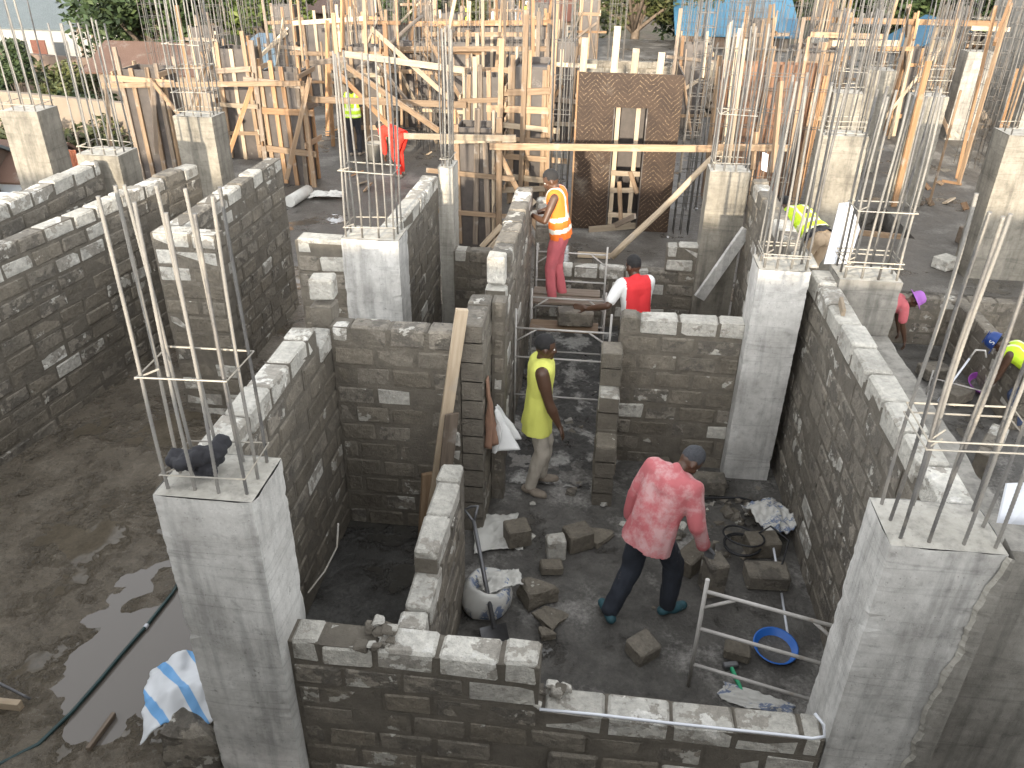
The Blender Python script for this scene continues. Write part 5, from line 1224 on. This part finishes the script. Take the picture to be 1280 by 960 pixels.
block('block standing on end between the man in pink and the ladder frame', g0(888, 738), (.17, .2, .36), .3, mat='block_mid', seed=12)
block('big brown block lying by the cable coil', g0(956, 728), (.36, .22, .16), .05, mat='block_mid', seed=13)
block('dark block behind the cable coil', g0(950, 690), (.3, .2, .18), .2, mat='block_damp', seed=14)
block('block lying against the foot of the nine course wall', g0(882, 612), (.36, .2, .17), .02, mat='block_mid', seed=15)
block('half block in the shade at the wall foot', g0(825, 590), (.18, .15, .16), .1, mat='block_damp', seed=16)
block('brown block at the corner behind the blue basin', g0(920, 820), (.2, .14, .1), -.2, mat='block_damp', seed=17)
block('pale lump of mortar on top of the partition near the squat column', (-2.26, 6.05, 2.25), (.2, .17, .19), .1, mat='block_dry', seed=18)
block('block laid loose on the scaffold boards behind the man in yellow', (-.18, 8.75, .88), (.42, .2, .18), .08, mat='block_mid', seed=19)
block('thick ragged block stub under the striped tarpaulin', (-2.46, 3.33, 0), (.36, .42, .42), .15, (0, 0), 'block_mid', True, seed=20)
block('block lying flat on the sunken floor under the bars', at(1165, 470, -.83) + Vector((0, 0, 0)), (.4, .3, .18), .3, mat='block_mid', seed=21)
block('block further along the sunken floor by the purple basin', at(1195, 500, -.83), (.4, .25, .18), .6, mat='block_mid', seed=22)
block('grey block on the slab near the pit', at(1180, 335, .0), (.34, .3, .2), .6, mat='block_dry', seed=23)
block('tan block on the slab by the frame edge', at(1205, 305, 0), (.2, .3, .3), .2, mat='timber_old', seed=24)
q = random.Random(21)
for i in range(120):        # crumbs of block and mortar on the floors
    rx, ry = q.choice([(q.uniform(.2, 1.9), q.uniform(5.6, 7.0)), (q.uniform(-.85, 1.6), q.uniform(3.8, 6.4)), (q.uniform(-.75, .2), q.uniform(6.5, 9.5)), (q.uniform(1.2, 1.9), q.uniform(5.9, 6.9))])
    if q.random() < .5: rx, ry = q.uniform(.95, 1.75), q.uniform(5.7, 6.7)
    s = q.uniform(.025, .1); block('crumb of broken block lying on the room floor among many alike', (rx, ry, .02), (s * q.uniform(.8, 1.6), s, s * q.uniform(.3, .7)), q.uniform(0, 3), (q.uniform(-.3, .3), q.uniform(-.3, .3)), q.choice(['block_damp', 'block_mid', 'block_mid', 'block_dry']), True, 'block_crumb', 'crumbs of block on the room floor', seed=100 + i)
# sacks, tarpaulin, cloths
p = g0(610, 758); t = thing('rubble_sack', 'half full white sack with blue print and rolled edge behind the shovel', 'sack', (p[0], p[1], .0))
mb = MB(); N = 22; vs = []; pr = [(.16, 0), (.21, .05), (.22, .14), (.2, .22), (.175, .28), (.15, .3), (.1, .24), (.02, .21)]
for j, (r, z) in enumerate(pr):
    for i in range(N):
        a = 6.2832 * i / N; k = 1 + .16 * noise.noise((math.cos(a) * 1.5, math.sin(a) * 1.5, z * 5)) + .07 * noise.noise((math.cos(a) * 5, math.sin(a) * 5, z * 12)); vs.append((p[0] + r * k * math.cos(a), p[1] + r * k * math.sin(a), z + .03 + .03 * noise.noise((a, z * 4, 2))))
mb.add(vs, [(j * N + i, j * N + (i + 1) % N, (j + 1) * N + (i + 1) % N, (j + 1) * N + i) for j in range(len(pr) - 1) for i in range(N)] + [tuple((len(pr) - 1) * N + i for i in range(N))], 0, True); mb.build('bag', 'sack_print', t)
crumple('rolled_edge', (p[0] + .1, p[1] + .02, .27), .34, .2, .12, 'sack', None, None, 4, .5, parent=t)
crumple('torn_sack', (*g0(622, 668)[:2], .03), .44, .52, .09, 'sack', 'torn white sack spread under a dark block', 'sack', 5, .2)
crumple('cement_sack', (*g0(960, 660)[:2], .13), .36, .46, .16, 'sack_print', 'crumpled white cement sack with blue print beside the side wall', 'sack', 7, .4)
crumple('flat_sack', (*g0(945, 880)[:2], .03), .52, .17, .07, 'sack_print', 'rolled cement sack with blue lettering behind the low wall', 'sack', 8, -.3)
crumple('striped_tarpaulin', (-2.62, 3.46, .50), .50, .52, .17, 'tarp', 'white tarpaulin with light blue stripes thrown over a block stub', 'tarpaulin', 9, .35, drape=lambda x, y, a, b: -.02 - .13 * max(0, -b - .3) - .16 * max(0, -a - .2))
t = thing('work_jacket', 'dark rolled jacket lying among the bars on the front column', 'jacket', (-2.03, 3.3, 2.42))
mb = MB()
for i in range(9):
    a = i * .7; caps(mb, (-2.06 + .07 * math.cos(a), 3.28 + .05 * math.sin(a), 2.46 + .012 * i), (-2.0 + .09 * math.cos(a + 1.2), 3.33 + .06 * math.sin(a + 2), 2.47 + .011 * i), .05, .04)
oj = skinobj('cloth', mb, 'dark_cloth', t, .009, 2, .03, 19); oj.location = -Vector(t.location)
def hang(name, x, y0, y1, z0, z1, mat, label, seed, flare=.04, th=.03):
    mb = MB(); n = 18; vs = []
    for j in range(n + 1):
        for i in range(n + 1):
            a, b = i / n, j / n; w = (y1 - y0) * (.45 + .55 * b ** .7) * (1 + .12 * noise.noise((a * 2, b * 3, seed)))
            y = (y0 + y1) / 2 + (a - .5) * w; z = z1 + (z0 - z1) * b + .04 * noise.noise((a * 3, seed, 1)) * b
            vs.append((x + .012 + flare * b * (.6 + .7 * math.sin(a * 11 + b * 2 + seed)) * .6 + .02 * noise.noise((a * 4, b * 4, seed)), y, z))
    N = n + 1; K = len(vs); f = [(j * N + i, j * N + i + 1, (j + 1) * N + i + 1, (j + 1) * N + i) for j in range(n) for i in range(n)]
    rim = [i for i in range(N)] + [j * N + n for j in range(1, N)] + [n * N + i for i in range(n - 1, -1, -1)] + [j * N for j in range(n - 1, 0, -1)]
    mb.add(vs + [(v[0] - .01, v[1], v[2]) for v in vs], f + [tuple(reversed([x + K for x in q])) for q in f] + [(rim[(i + 1) % len(rim)], rim[i], rim[i] + K, rim[(i + 1) % len(rim)] + K) for i in range(len(rim))], 0, True)
    return tag(mb.build(name, mat), label, 'cloth')
hang('hanging_bag', -.855, 5.86, 6.06, .95, 1.62, 'brown_cloth', 'brown canvas bag hanging from the doorway jamb', 1, .12)
hang('hanging_shirt', -.80, 5.98, 6.28, .82, 1.22, 'white_cloth', 'white shirt hanging beside the brown bag', 2, .30)
# planks and boards in front
lb((-1.36, 5.62, .02), (-1.02, 5.74, 2.36), .1, .045, 'timber_pale', 'long pale plank leaning in the doorway corner of the empty cell')
lb((-1.25, 5.5, .02), (-1.1, 5.62, 1.45), .13, .02, 'timber_old', 'wide grey board leaning under the long plank')
lb((-1.40, 5.62, .02), (-1.34, 5.66, .78), .11, .04, 'timber', 'short tan board standing at the foot of the long plank')
lb((1.42, 10.05, .75), (1.93, 10.25, 1.66), .16, .05, 'concrete', 'smooth grey plank leaning on the foot of the sunlit column')
lb((2.09, 6.35, 2.245), (2.13, 6.62, 2.245), .09, .03, 'timber_pale', 'small wood piece lying on the tall side wall')
lb(at(-30, 880, .05), at(28, 886, .06), .14, .05, 'timber_pale', 'cut plank end lying in the mud at the picture edge')
lb(at(-20, 845, .3), at(38, 874, .08), .03, .03, 'iron', 'thin iron bar lying over the cut plank end', .012, 'iron_bar')
lb(at(110, 937, .06), at(143, 892, .06), .04, .03, 'timber_old', 'thin dark stick lying in the mud by the hose')
def panel(label, pts, th, mat='white_board', name='white_board', cat='board'):
    mb = MB(); P = [Vector(p) for p in pts]; n = (P[1] - P[0]).cross(P[-1] - P[0]).normalized() * th; k = len(P)
    mb.add(P + [p + n for p in P], [tuple(range(k))[::-1], tuple(range(k, 2 * k))] + [(i, (i + 1) % k, k + (i + 1) % k, k + i) for i in range(k)])
    return tag(mb.build(name, mat), label, cat)
panel('white board leaning behind the front right column', [(2.24, 3.60, 2.12), (2.62, 3.60, 2.08), (2.64, 3.76, 2.38), (2.50, 3.78, 2.46), (2.32, 3.82, 2.40)], .02)
panel('white scrap of board standing by the tan faced column', [(2.16, 7.44, 2.28), (2.38, 7.44, 2.3), (2.43, 7.5, 2.62), (2.30, 7.52, 2.86), (2.2, 7.52, 2.84)], .02)
panel('small white board at the head of the wall behind the sunlit column', [atY(951, 212, 10.7), atY(958, 215, 10.7), atY(960, 193, 10.75), atY(953, 190, 10.75)], .02)
# hose, cable, strip, pipes
mb = MB(); hp = [at(*q_, .055) for q_ in ((-40, 968), (0, 955), (48, 930), (90, 890), (125, 850), (150, 820), (185, 780), (215, 742), (222, 730))]
mb.tube(hp, .014, 8); t = thing('garden_hose', 'dark green hose running through the mud to the front column', 'hose', hp[3]); mb.build('pipe', 'hose', t)
mb = MB(); mb.tube([at(181, 785, .055), at(184, 781, .055)], .019, 8); mb.build('joint', 'alu', t)
c = Vector(g0(925, 690)); pts = []
for i in range(70):
    a = i * .28; r = .17 + .02 * math.sin(i * .5); pts.append(c + Vector((r * math.cos(a), r * .9 * math.sin(a), .04 + .0022 * i + .03 * math.sin(a * .5))))
pts += [c + Vector((.25, .1, .25)), c + Vector((.4, -.02, .2)), c + Vector((.3, -.3, .16)), c + Vector((.1, -.45, .03))]
mb = MB(); mb.tube(pts, .0095, 6); tag(mb.build('cable_coil', 'black_rubber'), 'black cable coil on the rubble by the side wall', 'cable')
mb = MB(); mb.tube([g0(855, 632, .05), g0(885, 622, .07), g0(925, 622, .06), g0(955, 630, .05)], .012, 6); tag(mb.build('cable', 'black_rubber'), 'loose black cable lying on the rubble behind the man in pink', 'cable')
mb = MB(); sp = [(-.14, 3.19, .945), (.2, 3.192, .95), (.6, 3.19, .947), (1.0, 3.188, .95), (1.3, 3.188, .952), (1.44, 3.175, .965), (1.50, 3.17, 1.0), (1.49, 3.2, 1.06), (1.44, 3.24, 1.1)]
mb.tube(sp, .0095, 6); tag(mb.build('metal_strip', 'alu'), 'shiny strip running along the edge of the low front wall', 'strip')
mb = MB(); mb.tube([g0(964, 668, .2), g0(976, 738, .04)], .012, 6); mb.tube([g0(977, 742, .04), g0(985, 795, .04)], .012, 6); tag(mb.build('plastic_pipe', 'alu'), 'thin white pipe lying on the floor by the side wall', 'pipe')
mb = MB(); mb.tube([(-1.64, 3.54, 1.36), (-1.58, 3.7, 1.4), (-1.52, 3.8, 1.52), (-1.50, 3.82, 1.7)], .006, 5); tag(mb.build('wire_end', 'wire'), 'bent wire sticking out beside the front left column', 'wire')
# basins, hammer, shovel
def basin(label, p, r, mat, tilt=0):
    T = Matrix.Translation(p) @ Matrix.Rotation(tilt, 4, 'X'); mb = MB()
    mb.lathe([(.001, .008), (r * .72, .008), (r * .98, r * .5), (r * 1.06, r * .51), (r * 1.06, r * .48), (r * .99, r * .47), (r * .74, 0), (.001, 0)], 28, T=T)
    t = thing('plastic_basin', label, 'basin', p); mb.build('bowl', mat, t)
    mb = MB(); mb.lathe([(.001, .03), (r * .8, .03)], 20, T=T); mb.build('water', 'mud_grey', t); return t
basin('bright blue basin on the floor under the ladder frame', (*g0(967, 815)[:2], .035), .165, 'blue_plastic', .12)
basin('purple basin on the sunken floor before the man in the blue helmet', at(1226, 484, -.78), .2, 'purple_plastic', .35)
a, b = Vector(g0(914, 834, .06)), Vector(g0(928, 866, .05)); t = thing('club_hammer', 'club hammer with a bright green handle on the floor', 'hammer', a)
board('hammer_handle', a, b, .034, .026, mat='green_plastic', parent=t, ch=.01); d = (b - a).normalized(); w = Vector((-d.y, d.x, 0))
board('hammer_head', a - w * .06 - d * .015, a + w * .06 - d * .015, .05, .05, mat='iron', parent=t, ch=.008)
# shovel leaning on the partition
top, bot = Vector((-.85, 5.15, .72)), Vector(g0(618, 786, .12)); d = (bot - top).normalized(); t = thing('shovel', 'shovel with a metal D handle leaning in front of the white sack', 'shovel', bot)
mb = MB(); mb.tube([top, bot], [.017, .019], 8); mb.build('shaft', 'iron', t)
s = d.cross(Vector((0, 1, 0))).normalized(); mb = MB(); hw = .062; mb.tube([top + d * .02, top - d * .04 - s * .03, top - d * .1 - s * hw, top - d * .11, top - d * .1 + s * hw, top - d * .04 + s * .03, top + d * .02], .013, 7); mb.build('grip', 'iron', t)
nn = d.cross(s).normalized(); vs = []
for j in range(7):
    for i in range(7):
        u_, v_ = i / 6 * 2 - 1, j / 6; wd = .115 * (1 - .45 * max(0, v_ - .55)); vs.append(bot + d * (v_ * .27 - .03) + s * u_ * wd + nn * (.03 * u_ * u_ - .01))
mb = MB(); mb.add(vs + [v + nn * .004 for v in vs], [(j * 7 + i, j * 7 + i + 1, (j + 1) * 7 + i + 1, (j + 1) * 7 + i) for j in range(6) for i in range(6)] + [(49 + j * 7 + i, 49 + (j + 1) * 7 + i, 49 + (j + 1) * 7 + i + 1, 49 + j * 7 + i + 1) for j in range(6) for i in range(6)], 0, True); mb.build('blade', 'iron', t)
# ladder-like scaffold frames
def frame(label, a, b, z0, z1, rungs, seed=1, brace=(True, True), r=.0125, drop=.42):
    a, b = Vector((*a, 0)), Vector((*b, 0)); Z = Vector((0, 0, 1)); t = thing('scaffold_frame', label, 'scaffold', (a + b) / 2 + Z * z0)
    for p in (a, b): mb = MB(); mb.tube([p + Z * z0, p + Z * (z1 + .07)], r, 8); mb.build('post', 'paint_tube', t)
    for z in rungs: mb = MB(); mb.tube([a + Z * z, b + Z * z], r * .9, 8); mb.build('rung', 'paint_tube', t)
    e = (b - a)
    if brace[0]: mb = MB(); mb.tube([a + Z * (rungs[0] - .16), a + e * .22 + Z * (rungs[0] - .01)], r * .8, 6); mb.build('brace', 'paint_tube', t)
    if brace[1]: mb = MB(); mb.tube([b + Z * (rungs[0] - .16), b - e * .22 + Z * (rungs[0] - .01)], r * .8, 6); mb.build('brace', 'paint_tube', t)
    return t
frame('ladder-like scaffold frame standing behind the low front wall', (.93, 4.26), (1.83, 4.02), .02, 1.04, (1.0, .64, .27), r=.0155)
frame('scaffold frame right behind the man in the yellow tank top', (-.79, 7.72), (.22, 7.72), .03, 1.42, (1.27, .92, .44), seed=2)
frame('scaffold frame whose top bar carries the boards of the man in orange', (-.73, 9.0), (.17, 9.0), .03, 1.12, (1.08, .72, .35), seed=3)
frame('farthest scaffold frame of the corridor, behind the man in orange', (-.76, 10.05), (.16, 10.05), .03, 1.32, (1.28, .88, .5), seed=4)
lb((-.76, 9.35, .90), (.14, 9.35, .90), .22, .035, 'timber_old', 'scaffold board under the boots of the man in the orange vest').rotation_euler.x += math.pi / 2
lb((-.76, 9.62, .90), (.1, 9.62, .90), .22, .035, 'timber_old', 'second scaffold board behind the boots of the man in orange').rotation_euler.x += math.pi / 2
lb((-.72, 8.72, .84), (.1, 8.72, .84), .26, .035, 'timber', 'scaffold board carrying one loose block').rotation_euler.x += math.pi / 2
block('trestle of stacked blocks under the stooping mason', (2.62, 9.65, 0), (.9, .6, .88), .2, mat='block_mid', name='block_trestle', seed=60)
# small things
frame('low pale frame on the sunken floor beside the bars', (4.9, 10.6), (5.5, 10.3), -.83, -.45, (-.5,), seed=6, brace=(False, False), r=.012)
pa, pb = at(1172, 502, -.4), at(1212, 448, .1); t = thing('bow_saw', 'bow saw with a pale frame leaning in the sunken room', 'saw', pa)
mb = MB(); mb.tube([pa, pb], .014, 6); mb.build('blade', 'alu', t); mb = MB(); mb.tube([pb, pb + Vector((.05, .02, .12)), pb + Vector((.17, .02, .12)), pb + Vector((.2, 0, .03))], .014, 6); mb.build('handle', 'paint_tube', t)
o = at(632, 36, 0); mb = MB()
n = 16; vs = []
for j in range(n + 1):
    for i in range(n + 1):
        a, b = i / n * 2 - 1, j / n * 2 - 1; k = max(abs(a), abs(b)); vs.append((-5.6 + a * 1.1, 46.6 + b * 1.0, max(0, 1.75 * (1 - k ** 2.2) * (1 + .2 * noise.noise((a * 2, b * 2, 1)))) + .05 * noise.noise((a * 6, b * 6, 2))))
mb.add(vs, [(j * (n + 1) + i, j * (n + 1) + i + 1, (j + 1) * (n + 1) + i + 1, (j + 1) * (n + 1) + i) for j in range(n) for i in range(n)], 0, True); tag(mb.build('tarpaulin_heap', 'grey_tarp'), 'heap covered by a grey tarpaulin at the far end of the site', 'tarpaulin')
# wire, pipe and cans on the slab at the back
pl = at(380, 248, .12); mb = MB(); mb.tube([at(362, 252, .12), at(385, 238, .12)], .12, 12); tag(mb.build('drain_pipe', 'sack'), 'short fat pale pipe lying on the slab behind the pale pier', 'pipe')
crumple('paper_sack', at(408, 246, .02), .7, .4, .14, 'sack', 'empty sack lying beside the fat pale pipe', 'sack', 12, .3)
t = thing('paint_bucket', 'white bucket standing by the man in red overalls', 'bucket', at(470, 200, 0)); pb = at(470, 200, 0)
mb = MB(); mb.lathe([(.001, 0), (.17, 0), (.2, .42), (.21, .42), (.21, .4), (.19, .39), (.165, .02), (.001, .02)], 18, T=Matrix.Translation(pb)); mb.build('pail', 'plaster_white', t)
mb = MB(); mb.tube([pb + Vector((.2 * math.cos(a_), 0, .42 + .18 * math.sin(a_))) for a_ in [math.pi * i / 8 for i in range(9)]], .008, 5); mb.build('handle', 'wire', t)
q = random.Random(8); mb = MB(); pb = at(470, 176, 0)
for i in range(26): a_ = q.uniform(-.5, .5); mb.tube([pb + Vector((-1.1 + q.uniform(-.4, .4), q.uniform(-.7, .7), .03 + q.uniform(0, .25))), pb + Vector((1.0 + q.uniform(-.3, .3), q.uniform(-.7, .7) + a_, .03 + q.uniform(0, .25)))], .012, 4)
tag(mb.build('bar_bundle', 'rebar_far'), 'tangled bundle of loose bars on the slab behind the man in red', 'bar bundle')
